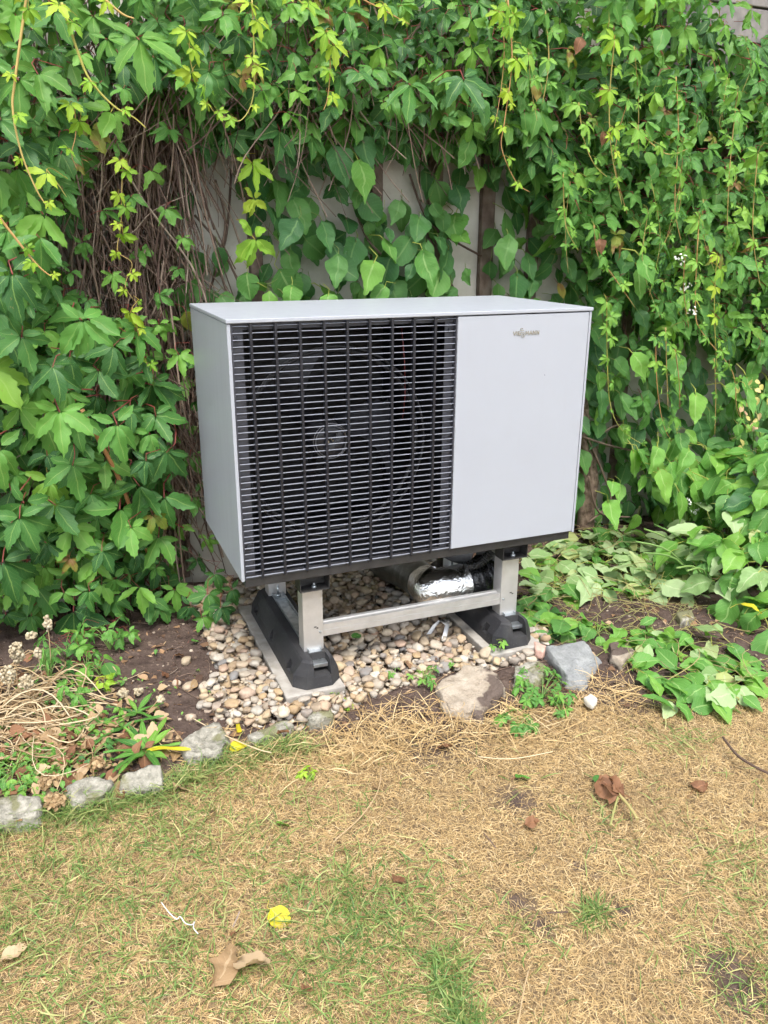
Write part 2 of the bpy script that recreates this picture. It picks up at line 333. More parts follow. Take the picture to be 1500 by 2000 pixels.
M['rock_moss'] = rock_mat('mossy_granite', (0.19, 0.18, 0.145), (0.40, 0.375, 0.315), (0.17, 0.165, 0.085), 45)
M['rock_white'] = rock_mat('white_stone', (0.6, 0.55, 0.46), (0.72, 0.68, 0.6), None)
M['rock_pink'] = rock_mat('pink_shard', (0.48, 0.30, 0.24), (0.58, 0.38, 0.31), None)

# ------------------------------------------------------------------ ground
LAWN = [(-8, -0.33), (-1.6, -0.27), (-0.686, -0.262), (-0.48, -0.28), (-0.30, -0.285), (-0.17, -0.215), (0.008, -0.20),
        (0.218, -0.225), (0.40, -0.27), (0.56, -0.32), (0.69, -0.365), (0.86, -0.33), (0.975, -0.29), (1.063, -0.44), (1.25, -0.50), (1.41, -0.53),
        (1.62, -0.46), (2.2, -0.30), (8, -0.2)]
LX = np.array([p[0] for p in LAWN]); LY = np.array([p[1] for p in LAWN])
def lawn_edge(x): return np.interp(x, LX, LY)
def hn(x, y, s, o=0.0): return noise.noise(Vector((x * s + o, y * s - o, o * 0.37)))
def ground_h(x, y):
    d = y - float(lawn_edge(x))                 # >0 inside the bed
    h = 0.012 * hn(x, y, 2.1, 3.0) + 0.006 * hn(x, y, 6.0, 9.0)
    if d > 0:
        h += 0.006 * hn(x, y, 22.0, 1.0) + 0.004 * hn(x, y, 48.0, 5.0)
    h += 0.02 * max(0, min(1, (d + 0.05) / 0.25)) - 0.022
    return h
gx = np.concatenate([[-30, -18, -10, -6, -4, -2.8, -2.0], np.arange(-1.5, 3.3, 0.0125), [3.6, 4.2, 5.5, 8, 12, 20, 30]])
gy = np.concatenate([[-30, -18, -10, -6, -4, -3, -2.4], np.arange(-1.9, 1.1, 0.0125), [1.4, 2, 3, 5, 8, 14, 30]])
GV = [(x, y, ground_h(x, y) if (-2 < x < 3.4 and -2.4 < y < 1.2) else -0.01) for y in gy for x in gx]
nx, ny = len(gx), len(gy)
GF = [(j * nx + i, j * nx + i + 1, (j + 1) * nx + i + 1, (j + 1) * nx + i) for j in range(ny - 1) for i in range(nx - 1)]
gme = bpy.data.meshes.new('ground'); gme.from_pydata(GV, [], GF); gme.polygons.foreach_set('use_smooth', [True] * len(GF))
at = gme.attributes.new('bed', 'FLOAT', 'POINT')
BARE = [tuple(at_z(u, v)[:2]) + (r_,) for (u, v, r_) in ((1010, 1750, .035), (1055, 1795, .03), (1218, 1765, .025), (1010, 1550, .05), (1420, 1870, .05), (1125, 1675, .015), (1165, 1698, .015), (1450, 1920, .06), (830, 1440, .10), (900, 1430, .08))]
def bare_at(x, y): return max(math.exp(-((x - a) ** 2 + (y - b) ** 2) / (c * c * 1.2)) for a, b, c in BARE) if -1 < x < 2 else 0
at.data.foreach_set('value', [max(bare_at(p[0], p[1]), 0.0, min(1.0, (p[1] - float(lawn_edge(p[0])) + 0.03 + 0.05 * hn(p[0], p[1], 9)) / 0.05)) for p in GV])
def ground_mat():
    m, nt, b = new_mat('soil_and_thatch')
    a = nt.nodes.new('ShaderNodeAttribute'); a.attribute_name = 'bed'
    n1 = world_noise(nt, 14, 6, 0.7); n2 = world_noise(nt, 120, 4, 0.6)
    soil = ramp(nt, [(0.35, (0.055, 0.038, 0.032)), (0.6, (0.105, 0.075, 0.062)), (0.75, (0.18, 0.135, 0.11))]); nt.links.new(n1, soil.inputs[0])
    th = ramp(nt, [(0.35, (0.10, 0.068, 0.042)), (0.65, (0.24, 0.17, 0.095))]); nt.links.new(n2, th.inputs[0])
    sp = ramp(nt, [(0.62, (0, 0, 0)), (0.7, (1, 1, 1))]); nt.links.new(n2, sp.inputs[0])
    s2 = mix(nt, math_n(nt, 'MULTIPLY', sp.outputs[0], 0.4), soil.outputs[0], (0.30, 0.22, 0.16))
    nt.links.new(mix(nt, a.outputs['Fac'], th.outputs[0], s2), b.inputs['Base Color'])
    b.inputs['Roughness'].default_value = 0.95; b.inputs['Specular IOR Level'].default_value = 0.1
    bump(nt, b, n2, 0.7, 0.012); return m
tag(mesh_obj('ground', gme, ground_mat()), kind='structure')

# ------------------------------------------------------------------ wall, trellis, plank
w = MB().box(-3.2, 4.6, 1.0, 1.18, -0.15, 2.75)
tag(w.build('garden_wall', M['wall'], None, 0.006), 'stained off-white rendered garden wall behind the vines', 'wall')
tr = empty('trellis', (0.8, 0.97, 0))
tag(tr, 'dark wooden batten trellis fixed to the white wall above the heat pump', 'trellis')
for (u, wd_) in ((497, .05), (737, .046), (850, .06), (953, .06), (1045, .05), (300, .05), (1250, .05)):
    p = at_y(u, 430, 0.97)
    MB().box(p[0] - wd_ / 2, p[0] + wd_ / 2, 0.965, 0.997, 0.04, 1.70).build('batten', M['wood'], tr, 0.004)
MB().box(-1.2, 3.2, 0.93, 0.998, 1.702, 1.79).build('rail', M['wood'], tr, 0.006)
MB().box(-1.2, 3.2, 0.93, 0.998, 2.35, 2.43).build('rail', M['wood'], tr, 0.006)
pk = empty('timber_cladding', (2.6, 0.93, 2.2))
tag(pk, 'grey weathered boards showing through the vine at the upper right corner', 'boards')
for k in range(6):
    z0 = 2.02 + k * 0.135
    MB().box(2.05, 4.2, 0.90 - 0.004 * k, 0.925 - 0.004 * k, z0, z0 + 0.128).build('plank', M['plank'], pk, 0.004)

# ------------------------------------------------------------------ heat pump
HW, HH, HD, HZ = 1.144, 0.746, 0.583, 0.41
hp = empty('heat_pump', (HW / 2, HD / 2, HZ))
tag(hp, 'large silver-grey heat pump outdoor unit with black slatted grille', 'heat pump')
Z = lambda z: HZ + z
MB().box(-0.002, HW + 0.002, -0.004, HD + 0.002, Z(0.735), Z(HH)).build('top_panel', M['paint'], hp, 0.0022)
MB().box(0.0, 0.010, 0.0, HD, Z(0.0), Z(0.7335)).build('side_panel', M['paint'], hp, 0.0018)
MB().box(HW - 0.008, HW, 0.0, HD, Z(0.0), Z(0.7335)).build('side_panel', M['paint'], hp, 0.0018)
fp = MB().box(0.677, HW - 0.0105, -0.001, 0.022, Z(0.006), Z(0.7315)).build('front_panel', M['paint'], hp, 0.002)
MB().box(0.012, HW - 0.010, 0.012, HD - 0.006, Z(-0.026), Z(0.004)).build('base_plate', M['base'], hp, 0.003)
MB().box(0.012, HW - 0.012, 0.56, 0.578, Z(0.006), Z(0.733)).build('back_panel', M['inner'], hp)
inn = MB()
inn.box(0.0115, 0.014, 0.03, 0.558, Z(0.006), Z(0.732)); inn.box(0.664, 0.672, 0.030, 0.558, Z(0.006), Z(0.732))
inn.box(0.0145, 0.6635, 0.03, 0.558, Z(0.005), Z(0.009)); inn.box(0.0145, 0.6635, 0.03, 0.558, Z(0.729), Z(0.732))
inn.build('fan_chamber', M['inner'], hp)
# grille
gr = MB()
gr.box(0.0112, 0.046, 0.020, 0.024, Z(0.012), Z(0.715)); gr.box(0.645, 0.6755, 0.020, 0.024, Z(0.012), Z(0.715))
gr.box(0.0112, 0.6755, 0.0185, 0.0235, Z(0.7155), Z(0.733)); gr.box(0.0112, 0.6755, 0.0185, 0.0235, Z(0.002), Z(0.0115))
gr.box(0.0112, 0.0145, 0.0015, 0.018, Z(0.002), Z(0.733)); gr.box(0.6725, 0.6758, 0.0015, 0.018, Z(0.002), Z(0.733))
gl = gr.build('grille', M['plastic_grey'], hp)
sme = MB()
prof = [(0.0042, -0.0006), (0.0048, -0.0011), (0.0092, -0.0011), (0.0092, 0.0010), (0.0062, 0.0009), (0.0050, 0.0006), (0.0043, 0.0001)]
sme.prism(prof, 0, 0.0147, 0.6723); sme = sme.mesh('slat'); sme.materials.append(M['slat'])
for i in range(41):
    o = bpy.data.objects.new('slat', sme); o.location = (0, 0, Z(0.7264 - i * 0.01793)); put(o, gl)
for xb in (0.064, 0.132, 0.2, 0.269, 0.336, 0.403, 0.471, 0.539, 0.606):
    MB().box(xb - 0.0038, xb + 0.0038, -0.0006, 0.0165, Z(0.002), Z(0.7325)).build('bar', M['plastic'], gl, 0.0012)
for sx, sz in ((0.026, 0.692), (0.026, 0.098), (0.661, 0.692), (0.661, 0.098)):
    MB().tube([(sx, 0.0195, Z(sz)), (sx, 0.012, Z(sz)), (sx, 0.0115, Z(sz))], [0.0065, 0.0065, 0.005], 14).build('screw', M['plastic'], gl)
# fan
FX, FZ = 0.310, 0.372
def circ(r, y, n=48): return [(FX + r * math.cos(2 * math.pi * i / n), y, Z(FZ) + r * math.sin(2 * math.pi * i / n)) for i in range(n + 1)]
fan = MB().tube([(FX, 0.095, Z(FZ)), (FX, 0.09, Z(FZ)), (FX, 0.10, Z(FZ)), (FX, 0.16, Z(FZ)), (FX, 0.2, Z(FZ))], [0.02, 0.04, 0.052, 0.058, 0.058], 32).build('fan', M['fan'], hp)
for k in range(3):
    a0 = math.radians(18 + 120 * k); bl = MB(); V = []; nr, na = 12, 10
    for i in range(nr + 1):
        r = 0.05 + (0.262 - 0.05) * i / nr; sw = 0.9 * (i / nr) ** 1.4
        for j in range(na + 1):
            t = j / na; wdt = 0.5 + 0.42 * (i / nr)
            a = a0 - sw * 0.5 + (t - 0.5) * wdt * (1.15 if i < 3 else 1.0)
            if j == na and i % 2: a -= 0.05
            V.append((FX + r * math.cos(a), 0.165 + 0.075 * t + 0.01 * (i / nr), Z(FZ) + r * math.sin(a)))
    bl.add(V, [(i * (na + 1) + j, i * (na + 1) + j + 1, (i + 1) * (na + 1) + j + 1, (i + 1) * (na + 1) + j) for i in range(nr) for j in range(na)], True)
    bl.build('blade', M['fan'], fan)
MB().tube(circ(0.272, 0.075, 64), 0.006, 8, False).tube(circ(0.285, 0.05, 64), 0.004, 6, False).build('shroud_ring', M['inner'], hp)
MB().tube(circ(0.048, 0.088, 40), 0.0014, 6, False).tube(circ(0.054, 0.092, 40), 0.0012, 6, False).build('hub_ring', M['hubring'], fan)
MB().box(FX - .012, FX - .006, 0.0865, 0.0885, Z(FZ) - .004, Z(FZ) + .004).box(FX + .003, FX + .007, 0.0865, 0.0885, Z(FZ), Z(FZ) + .004).box(FX - .001, FX + .003, .0865, .0885, Z(FZ) + .006, Z(FZ) + .009).build('hub_clip', M['chrome'], fan)
MB().tube([(0.52, 0.05, Z(0.70)), (0.53, 0.05, Z(0.6)), (0.535, 0.055, Z(0.5)), (0.53, 0.06, Z(0.43))], 0.0018, 6).build('wire', M['red'], hp)
# emblem: raised lettering on the front panel
em = empty_em = None
def letter(pts_list, x0, z0, s):
    mb = MB()
    for (ax, az, bx_, bz) in pts_list:
        A = Vector((ax, az)); B = Vector((bx_, bz)); d = (B - A).normalized(); n = Vector((-d.y, d.x)) * 0.10
        P = [A + n, A - n, B - n, B + n]
        mb.prism([(x0 + p.x * s, z0 + p.y * s) for p in P], 1, -0.0032, -0.0012)
    return mb
GLY = {'V': [(0, 1, .38, 0), (.76, 1, .38, 0)], 'I': [(.1, 0, .1, 1)], 'E': [(.1, 0, .1, 1), (.1, .9, .7, .9), (.1, .5, .6, .5), (.1, .1, .7, .1)],
       'M': [(.1, 0, .1, 1), (.1, 1, .5, .3), (.5, .3, .9, 1), (.9, 0, .9, 1)], 'A': [(0, 0, .42, 1), (.84, 0, .42, 1), (.2, .32, .64, .32)],
       'N': [(.1, 0, .1, 1), (.1, 1, .75, 0), (.75, 0, .75, 1)]}
ADV = {'V': .92, 'I': .38, 'E': .86, 'M': 1.2, 'A': 1.0, 'N': 1.05}
logo = MB(); xx = 0.8635; s_ = 0.0118; zl = Z(0.671)
def add_mb(a, b): a.add(b.v, b.f)
for ch in 'VIE':
    add_mb(logo, letter(GLY[ch], xx, zl, s_)); xx += ADV[ch] * s_
# the two tall interlocked S forms
S1 = [(.75, 1.75, .05, 1.75), (.05, 1.75, .05, 1.2), (.05, 1.2, 1.0, 1.2), (.05, .62, 1.2, .62), (.25, .05, 1.2, .05), (1.2, .62, 1.2, -.5), (1.2, -.5, .4, -.5), (0.0, .62, 0.0, -.05)]
add_mb(logo, letter(S1, xx - 0.001, zl, s_ * 0.95)); xx += 1.42 * s_
for ch in 'MANN':
    add_mb(logo, letter(GLY[ch], xx, zl, s_)); xx += ADV[ch] * s_
logo.build('emblem', M['chrome'], fp)
MB().tube([(0.985, -0.0012, Z(0.545)), (0.985, -0.0016, Z(0.545))], 0.0012, 8).build('plug', M['base'], fp)

# ------------------------------------------------------------------ stand
st = empty('stand', (0.58, 0.29, 0.03))
tag(st, 'aluminium support stand with black rubber feet carrying the heat pump', 'stand')
PX = {0: 0.227, 1: 0.933}
for k in (0, 1):
    xc = PX[k]; zt = 0.327
    for yc in (0.05, 0.50):
        mb = MB(); y0 = yc; W2 = 0.0325
        mb.box(xc - W2, xc + W2, y0, y0 + 0.003, 0.096, zt)
        mb.box(xc - W2, xc - W2 + 0.003, y0 + 0.0032, y0 + 0.055, 0.096, zt); mb.box(xc + W2 - 0.003, xc + W2, y0 + 0.0032, y0 + 0.055, 0.096, zt)
        ps = mb.build('post', M['alu'], st, 0.0012)
        if yc < 0.2:
            MB().box(xc + 0.002, xc + 0.010, y0 - 0.0012, y0 - 0.0002, 0.197, 0.2).box(xc + 0.010, xc + 0.016, y0 - 0.0012, y0 - 0.0002, 0.192, 0.1955).build('slot', M['base'], ps)
            bxs = xc + (0.022 if k == 0 else -0.022)
            MB().tube([(bxs, y0 - 0.0003, 0.178), (bxs, y0 - 0.004, 0.178)], 0.004, 10).build('rivet', M['zinc'], ps)
    # top rail along the depth, channel shaped
    mb = MB()
    mb.box(xc - 0.03, xc + 0.03, 0.0535, 0.56, 0.328, 0.331); mb.box(xc - 0.03, xc - 0.027, 0.0535, 0.56, 0.302, 0.3278) if False else None
    mb.build('top_rail', M['alu'], st, 0.001)
    # black unit foot between rail and base plate
    for y0 in (0.028, 0.50):
        mb = MB()
        mb.box(xc - 0.045, xc + 0.05, y0, y0 + 0.055, 0.3315, 0.3345)
        mb.box(xc - 0.045, xc - 0.042, y0, y0 + 0.055, 0.3347, 0.383); mb.box(xc + 0.047, xc + 0.05, y0, y0 + 0.055, 0.3347, 0.383)
        mb.box(xc - 0.0418, xc + 0.0468, y0 + 0.045, y0 + 0.048, 0.3347, 0.383)
        br = mb.build('unit_bracket', M['base'], st, 0.0008)
        MB().tube([(xc + 0.005, y0 + 0.02, 0.3347), (xc + 0.005, y0 + 0.02, 0.342)], 0.0085, 6).tube([(xc + 0.005, y0 + 0.02, 0.3421), (xc + 0.005, y0 + 0.02, 0.351)], 0.004, 8).build('bolt', M['zinc'], br)
        for dx in (-0.036, 0.041):
            MB().tube([(xc + dx, y0 + 0.0445, 0.372), (xc + dx, y0 + 0.042, 0.372)], 0.0028, 8).build('rivet', M['zinc'], br)
# front and rear cross rails (slotted profile)
for y0, xa, xb in ((0.053, 0.2605, 0.8995), (0.515, 0.2605, 0.8995)):
    prof = [(y0, 0.160), (y0, 0.180), (y0 + 0.002, 0.1805), (y0 + 0.002, 0.1825), (y0, 0.183), (y0, 0.2), (y0 + 0.012, 0.2), (y0 + 0.0125, 0.197), (y0 + 0.0245, 0.197), (y0 + 0.025, 0.2), (y0 + 0.038, 0.2), (y0 + 0.038, 0.160)]
    MB().prism(prof, 0, xa, xb).build('cross_rail', M['alu'], st)
# rubber feet
for k in (0, 1):
    x0 = PX[k] - 0.087; x1 = PX[k] + 0.068; y0, y1 = -0.034, 0.60; c = 0.035; zb, zt = 0.031, 0.118
    xc = PX[k]; bm = bmesh.new()
    def ring(xa, xb, ya, yb, c, z):
        return [bm.verts.new(p) for p in ((xa + c, ya, z), (xb - c, ya, z), (xb, ya + c, z), (xb, yb - c, z), (xb - c, yb, z), (xa + c, yb, z), (xa, yb - c, z), (xa, ya + c, z))]
    r0 = ring(x0, x1, y0, y1, c, zb); r1 = ring(x0 + .004, x1 - .004, y0 + .004, y1 - .004, c, zb + 0.04); r2 = ring(x0 + .03, x1 - .022, y0 + .012, y1 - .012, c * .6, zt - .006); r3 = ring(x0 + .036, x1 - .028, y0 + .018, y1 - .018, c * .6, zt)
    rs = [r0, r1, r2, r3]
    for a, b in zip(rs, rs[1:]):
        for i in range(8): bm.faces.new((a[i], a[(i + 1) % 8], b[(i + 1) % 8], b[i]))
    bm.faces.new(r0[::-1]); bm.faces.new(r3)
    # notch for the post at the front: a recess cut as geometry
    me = bpy.data.meshes.new('rubber_foot'); bm.normal_update(); bm.to_mesh(me); bm.free()
    ft = mesh_obj('rubber_foot', me, M['rubber'], st)
    cut = MB().box(xc - 0.024, xc + 0.030, -0.08, 0.03, 0.066, 0.2).mesh('cut'); co = bpy.data.objects.new('cut', cut)
    cut2 = MB()
    for yy in (0.06, 0.28, 0.50):                      # side pockets
        cut2.prism([(yy - .02, 0.055), (yy + .02, 0.055), (yy + .012, 0.105), (yy - .012, 0.105)], 0, x0 - .02, x0 + 0.016)
    co2 = bpy.data.objects.new('cut', cut2.mesh('cut'))
    COL.objects.link(co); COL.objects.link(co2)
    for cc in (co, co2):
        md = ft.modifiers.new('b', 'BOOLEAN'); md.operation = 'DIFFERENCE'; md.object = cc; md.solver = 'EXACT'
    dg = bpy.context.evaluated_depsgraph_get()
    nm = bpy.data.meshes.new_from_object(ft.evaluated_get(dg)); ft.modifiers.clear(); ft.data = nm
    if not nm.materials: nm.materials.append(M['rubber'])
    bpy.data.objects.remove(co); bpy.data.objects.remove(co2)
    bvm = bmesh.new(); bvm.from_mesh(nm)
    es = [e for e in bvm.edges if len(e.link_faces) == 2 and e.calc_face_angle(0) > 0.35]
    bmesh.ops.bevel(bvm, geom=es, offset=0.003, segments=2, profile=0.5, affect='EDGES', clamp_overlap=True); bvm.to_mesh(nm); bvm.free()
    # galvanised channel let into the top of the foot
    mb = MB(); mb.box(xc - 0.022, xc + 0.022, 0.034, 0.575, 0.1185, 0.1205)
    mb.box(xc - 0.022, xc - 0.019, 0.034, 0.575, 0.1207, 0.1285); mb.box(xc + 0.019, xc + 0.022, 0.034, 0.575, 0.1207, 0.1285)
    ch = mb.build('channel', M['zinc'], ft, 0.0006)
    MB().box(xc - 0.018, xc + 0.03, 0.0, 0.0335, 0.082, 0.094).build('plate', M['zinc'], ft, 0.001)
    for yy, dx in ((0.475, -0.004), (0.135, -0.008)):
        MB().box(xc - 0.0185 , xc + 0.0185, yy - 0.025, yy + 0.02, 0.121, 0.125).tube([(xc + dx, yy, 0.1252), (xc + dx, yy, 0.134)], 0.0095, 6).tube([(xc + dx, yy, 0.1342), (xc + dx, yy, 0.165)], 0.0046, 10).build('bolt', M['zinc'], ch)
# paving slabs
sl_lab = ['pale concrete slab under the left rubber foot of the stand', 'pale concrete slab under the right rubber foot of the stand']
for k, (xa, xb) in enumerate(((0.105, 0.297), (0.815, 1.02))):
    o = MB().box(xa, xb, -0.051, 0.64, -0.02, 0.030).build('paving_slab', M['concrete'], None, 0.004)
    tag(o, sl_lab[k], 'slab', 'concrete slabs under the stand')

# ------------------------------------------------------------------ pipes under the unit
pi = empty('insulated_pipe', (0.75, 0.2, 0.2))
tag(pi, 'thick foil and black tape wrapped pipe bending under the heat pump', 'pipe')
def bend(pts, n=6):
    P = [Vector(p) for p in pts]; out = []
    for i in range(len(P) - 1):
        a = P[max(i - 1, 0)]; b = P[i]; c = P[i + 1]; d = P[min(i + 2, len(P) - 1)]
        for t in range(n):
            t = t / n
            out.append(0.5 * ((2 * b) + (-a + c) * t + (2 * a - 5 * b + 4 * c - d) * t * t + (-a + 3 * b - 3 * c + d) * t ** 3))
    return out + [P[-1]]
def crinkle(o, amt, s):
    for v in o.data.vertices:
        n = noise.noise_vector(v.co * s); v.co += n * amt
E1 = bend([(0.828, 0.192, 0.196), (0.79, 0.189, 0.196), (0.745, 0.186, 0.197)], 8) + [Vector((0.722, 0.185, 0.197)), Vector((0.700, 0.184, 0.197)), Vector((0.703, 0.21, 0.193)), Vector((0.707, 0.25, 0.187))]
E2 = bend([(0.705, 0.235, 0.189), (0.714, 0.32, 0.176), (0.728, 0.46, 0.145), (0.744, 0.64, 0.095), (0.76, 0.80, 0.04), (0.77, 0.9, -0.02)], 8)
fo = MB().tube(E1, [0.068] * 18 + [0.080] + [0.068] * (len(E1) - 19), 40, False).build('foil_wrap', M['foil'], pi); crinkle(fo, 0.003, 30)
sv_ = MB().tube(E2, 0.066, 36, False).build('shaded_foil_leg', M['foil_shade'], pi); crinkle(sv_, 0.003, 30)  # rear leg of the foil wrap, shade painted into its colour
T1 = bend([(0.815, 0.191, 0.196), (0.85, 0.194, 0.197), (0.89, 0.20, 0.202), (0.925, 0.208, 0.213), (0.945, 0.217, 0.226)], 8)
tp = MB().tube(T1, [0.0665 - 0.0012 * math.sin(i * 1.3) for i in range(len(T1))], 40, True).build('tape_wrap', M['tape'], pi); crinkle(tp, 0.003, 36)
G1 = bend([(0.925, 0.21, 0.213), (0.958, 0.225, 0.242), (0.975, 0.245, 0.30), (0.975, 0.26, 0.382)], 8)
MB().tube(G1, 0.060, 36).build('elbow', M['pipe_grey'], pi)
G2 = bend([(0.80, 0.34, 0.384), (0.80, 0.33, 0.33), (0.84, 0.30, 0.29), (0.90, 0.26, 0.27)], 6)
MB().tube(G2, 0.05, 30).build('branch_sleeve', M['pipe_grey'], pi)
hh = bend([(0.935, 0.15, 0.383), (0.925, 0.15, 0.335), (0.895, 0.155, 0.295), (0.86, 0.16, 0.272), (0.82, 0.175, 0.268)], 30)
ho = MB().tube(hh, [0.0155 + 0.0025 * math.sin(i * 1.05) for i in range(len(hh))], 16).build('corrugated_hose', M['hose'])
tag(ho, 'thin black corrugated hose above the taped pipe under the unit', 'hose')

# ------------------------------------------------------------------ vectorised instancing of small meshes
def join(name, items, mat, parent=None, smooth=True):
    """items: list of (verts(n,3), faces(list of tuples), uv(n,2) or None, matrix4, rnd)"""
    VV = []; LI = []; LS = []; UV = []; RN = []; b = 0
    for (V, F, uv, Mx, r) in items:
        P = V @ Mx[:3, :3].T + Mx[:3, 3]
        VV.append(P); RN.append(np.full(len(P), r))
        li, ls = F
        LI.append(li + b); LS.append(ls)
        if uv is not None: UV.append(uv[li])
        b += len(P)
    VV = np.concatenate(VV); LI = np.concatenate(LI); LS = np.concatenate(LS)
    me = bpy.data.meshes.new(name)
    me.vertices.add(len(VV)); me.vertices.foreach_set('co', VV.ravel().astype(np.float32))
    me.loops.add(len(LI)); me.loops.foreach_set('vertex_index', LI.astype(np.int32))
    me.polygons.add(len(LS)); st_ = np.concatenate([[0], np.cumsum(LS)[:-1]]).astype(np.int32)
    me.polygons.foreach_set('loop_start', st_)
    me.polygons.foreach_set('use_smooth', np.full(len(LS), smooth))
    if UV:
        l = me.uv_layers.new(name='uv'); l.data.foreach_set('uv', np.concatenate(UV).ravel().astype(np.float32))
    a = me.attributes.new('rnd', 'FLOAT', 'POINT'); a.data.foreach_set('value', np.concatenate(RN).astype(np.float32))
    me.update(calc_edges=True); me.validate()
    return mesh_obj(name, me, mat, parent)
def FA(faces):
    return (np.array([i for f in faces for i in f], dtype=np.int64), np.array([len(f) for f in faces], dtype=np.int64))
def to_mesh(name, V, F, uv, mat):
    me = bpy.data.meshes.new(name); li, ls = F
    fs = []; k = 0
    for n in ls: fs.append(tuple(int(i) for i in li[k:k + n])); k += n
    me.from_pydata([tuple(p) for p in V], [], fs)
    if uv is not None:
        l = me.uv_layers.new(name='uv'); l.data.foreach_set('uv', uv[li].ravel().astype(np.float32))
    me.polygons.foreach_set('use_smooth', [True] * len(fs)); me.materials.append(mat); me.update(); return me
def frame(n, d, s, p):
    n = np.asarray(n, float); n = n / np.linalg.norm(n); d = np.asarray(d, float); d = d - n * (d @ n); d = d / (np.linalg.norm(d) + 1e-9)
    x = np.cross(d, n); Mx = np.eye(4); Mx[:3, 0] = x * s; Mx[:3, 1] = d * s; Mx[:3, 2] = n * s; Mx[:3, 3] = p; return Mx
def obj_at(name, me, Mx, parent=None):
    o = bpy.data.objects.new(name, me); o.matrix_basis = Matrix(Mx.tolist()); return put(o, parent)

# ------------------------------------------------------------------ leaf shapes
def leaflet(L, Wd, kind, ns, serr, fold, droop, wav, r):
    V = []; F = []; uv = []; js = [-1, -0.5, 0, 0.5, 1]
    ph = r.uniform(0, 6.28); bend_ = r.normal(0, 0.06)
    for i in range(ns + 1):
        t = i / ns
        if kind == 'creeper': w_ = (math.sin(math.pi * min(1, t ** 0.92)) ** 0.75) * (1 - 0.35 * t ** 3) * (1 - t ** 9)
        elif kind == 'ovate': w_ = (math.sin(math.pi * t ** 0.66) ** 0.72) * (1 - 0.45 * t ** 2.5)
        elif kind == 'round': w_ = (math.sin(math.pi * t ** 0.72) ** 0.55) * (1 - 0.25 * t ** 3)
        else: w_ = math.sin(math.pi * t ** 0.8) ** 0.8
        w_ = max(w_, 0.0) * Wd
        for j in js:
            ww = w_; yy = t * L
            if abs(j) == 1 and serr and 0 < i < ns:
                ww *= 1 + (serr if i % 2 else -serr); yy += L / ns * (0.35 if i % 2 else -0.1)
            x = j * ww + bend_ * L * t * t
            z = fold * abs(j) * w_ - droop * L * t * t + wav * L * math.sin(ph + t * 7 + j * 2.0) * abs(j) * 0.5
            V.append((x, yy - (0.10 * L * abs(j) * (1 - t) ** 6 if kind in ('ovate', 'round') else 0), z)); uv.append((0.5 + j * 0.5, t))
    k = len(js)
    for i in range(ns):
        for j in range(k - 1): F.append((i * k + j, i * k + j + 1, (i + 1) * k + j + 1, (i + 1) * k + j))
    return np.array(V), F, np.array(uv)
def stalk_geo(pts, r):
    mb = MB().tube(pts, r, 4, False); return np.array([tuple(v) for v in mb.v]), mb.f
def merge(parts):
    V = []; F = []; U = []; b = 0
    for v, f, u in parts:
        V.append(v); U.append(u); F += [tuple(b + i for i in q) for q in f]; b += len(v)
    return np.concatenate(V), FA(F), np.concatenate(U)
def creeper_leaf(seed, ns=11, young=False):
    r = np.random.default_rng(seed); parts = []
    n = 5
    angs = [-108, -50, 0, 50, 108] if not young else [-100, -48, 0, 48, 100]
    lens = [0.58, 0.88, 1.0, 0.88, 0.58]
    if r.random() < 0.18: angs = [-62, 0, 62]; lens = [.85, 1, .85]
    for a, l in zip(angs, lens):
        a = math.radians(a + r.normal(0, 9)); l = l * r.uniform(0.88, 1.1)
        V, F, U = leaflet(l, l * (r.uniform(0.195, 0.25) if not young else r.uniform(.19, .24)), 'creeper', ns, 0.10 if not young else 0.13, r.uniform(0.12, 0.4), r.uniform(0.10, 0.36), r.uniform(0.02, 0.06), r)
        V[:, 1] += 0.05
        tw = r.normal(0, 0.25); c, s = math.cos(tw), math.sin(tw)
        V = np.c_[V[:, 0] * c - V[:, 2] * s, V[:, 1], V[:, 0] * s + V[:, 2] * c]
        tl = r.normal(-0.05, 0.18); c, s = math.cos(tl), math.sin(tl)
        V = np.c_[V[:, 0], V[:, 1] * c - V[:, 2] * s, V[:, 1] * s + V[:, 2] * c]
        c, s = math.cos(a), math.sin(a)
        V = np.c_[V[:, 0] * c + V[:, 1] * s, -V[:, 0] * s + V[:, 1] * c, V[:, 2]]
        parts.append((V, F, U))
    sv, sf = stalk_geo([(0, 0.03, 0.0), (r.normal(0, .1), -0.25, -0.05), (r.normal(0, .2), -0.55, -0.35), (r.normal(0, .3), -0.7, -0.8)], 0.016)
    parts.append((sv, sf, np.full((len(sv), 2), 2.0)))
    return merge(parts)
def single_leaf(seed, kind='ovate', wr=0.36, ns=12, serr=0.02, stalk=True):
    r = np.random.default_rng(seed)
    V, F, U = leaflet(1.0, wr * r.uniform(0.9, 1.1), kind, ns, serr, r.uniform(0.05, 0.35), r.uniform(0.05, 0.3), r.uniform(0.03, 0.09), r)
    parts = [(V, F, U)]
    if stalk:
        sv, sf = stalk_geo([(0, 0.02, 0), (r.normal(0, .08), -0.25, -0.06), (r.normal(0, .2), -0.5, -0.35)], 0.014)
        parts.append((sv, sf, np.full((len(sv), 2), 2.0)))
    return merge(parts)
CRE = [creeper_leaf(100 + i) for i in range(12)]
CRE_LO = [creeper_leaf(200 + i, 7) for i in range(8)]
YNG = [creeper_leaf(300 + i, 7, True) for i in range(8)]
OVA = [single_leaf(400 + i, 'ovate', 0.37) for i in range(9)]
OVA_LO = [single_leaf(430 + i, 'ovate', 0.37, 8) for i in range(6)]
RND = [single_leaf(460 + i, 'round', 0.44) for i in range(6)]
LAN = [single_leaf(500 + i, 'lance', 0.085, 8, 0.0, False) for i in range(6)]
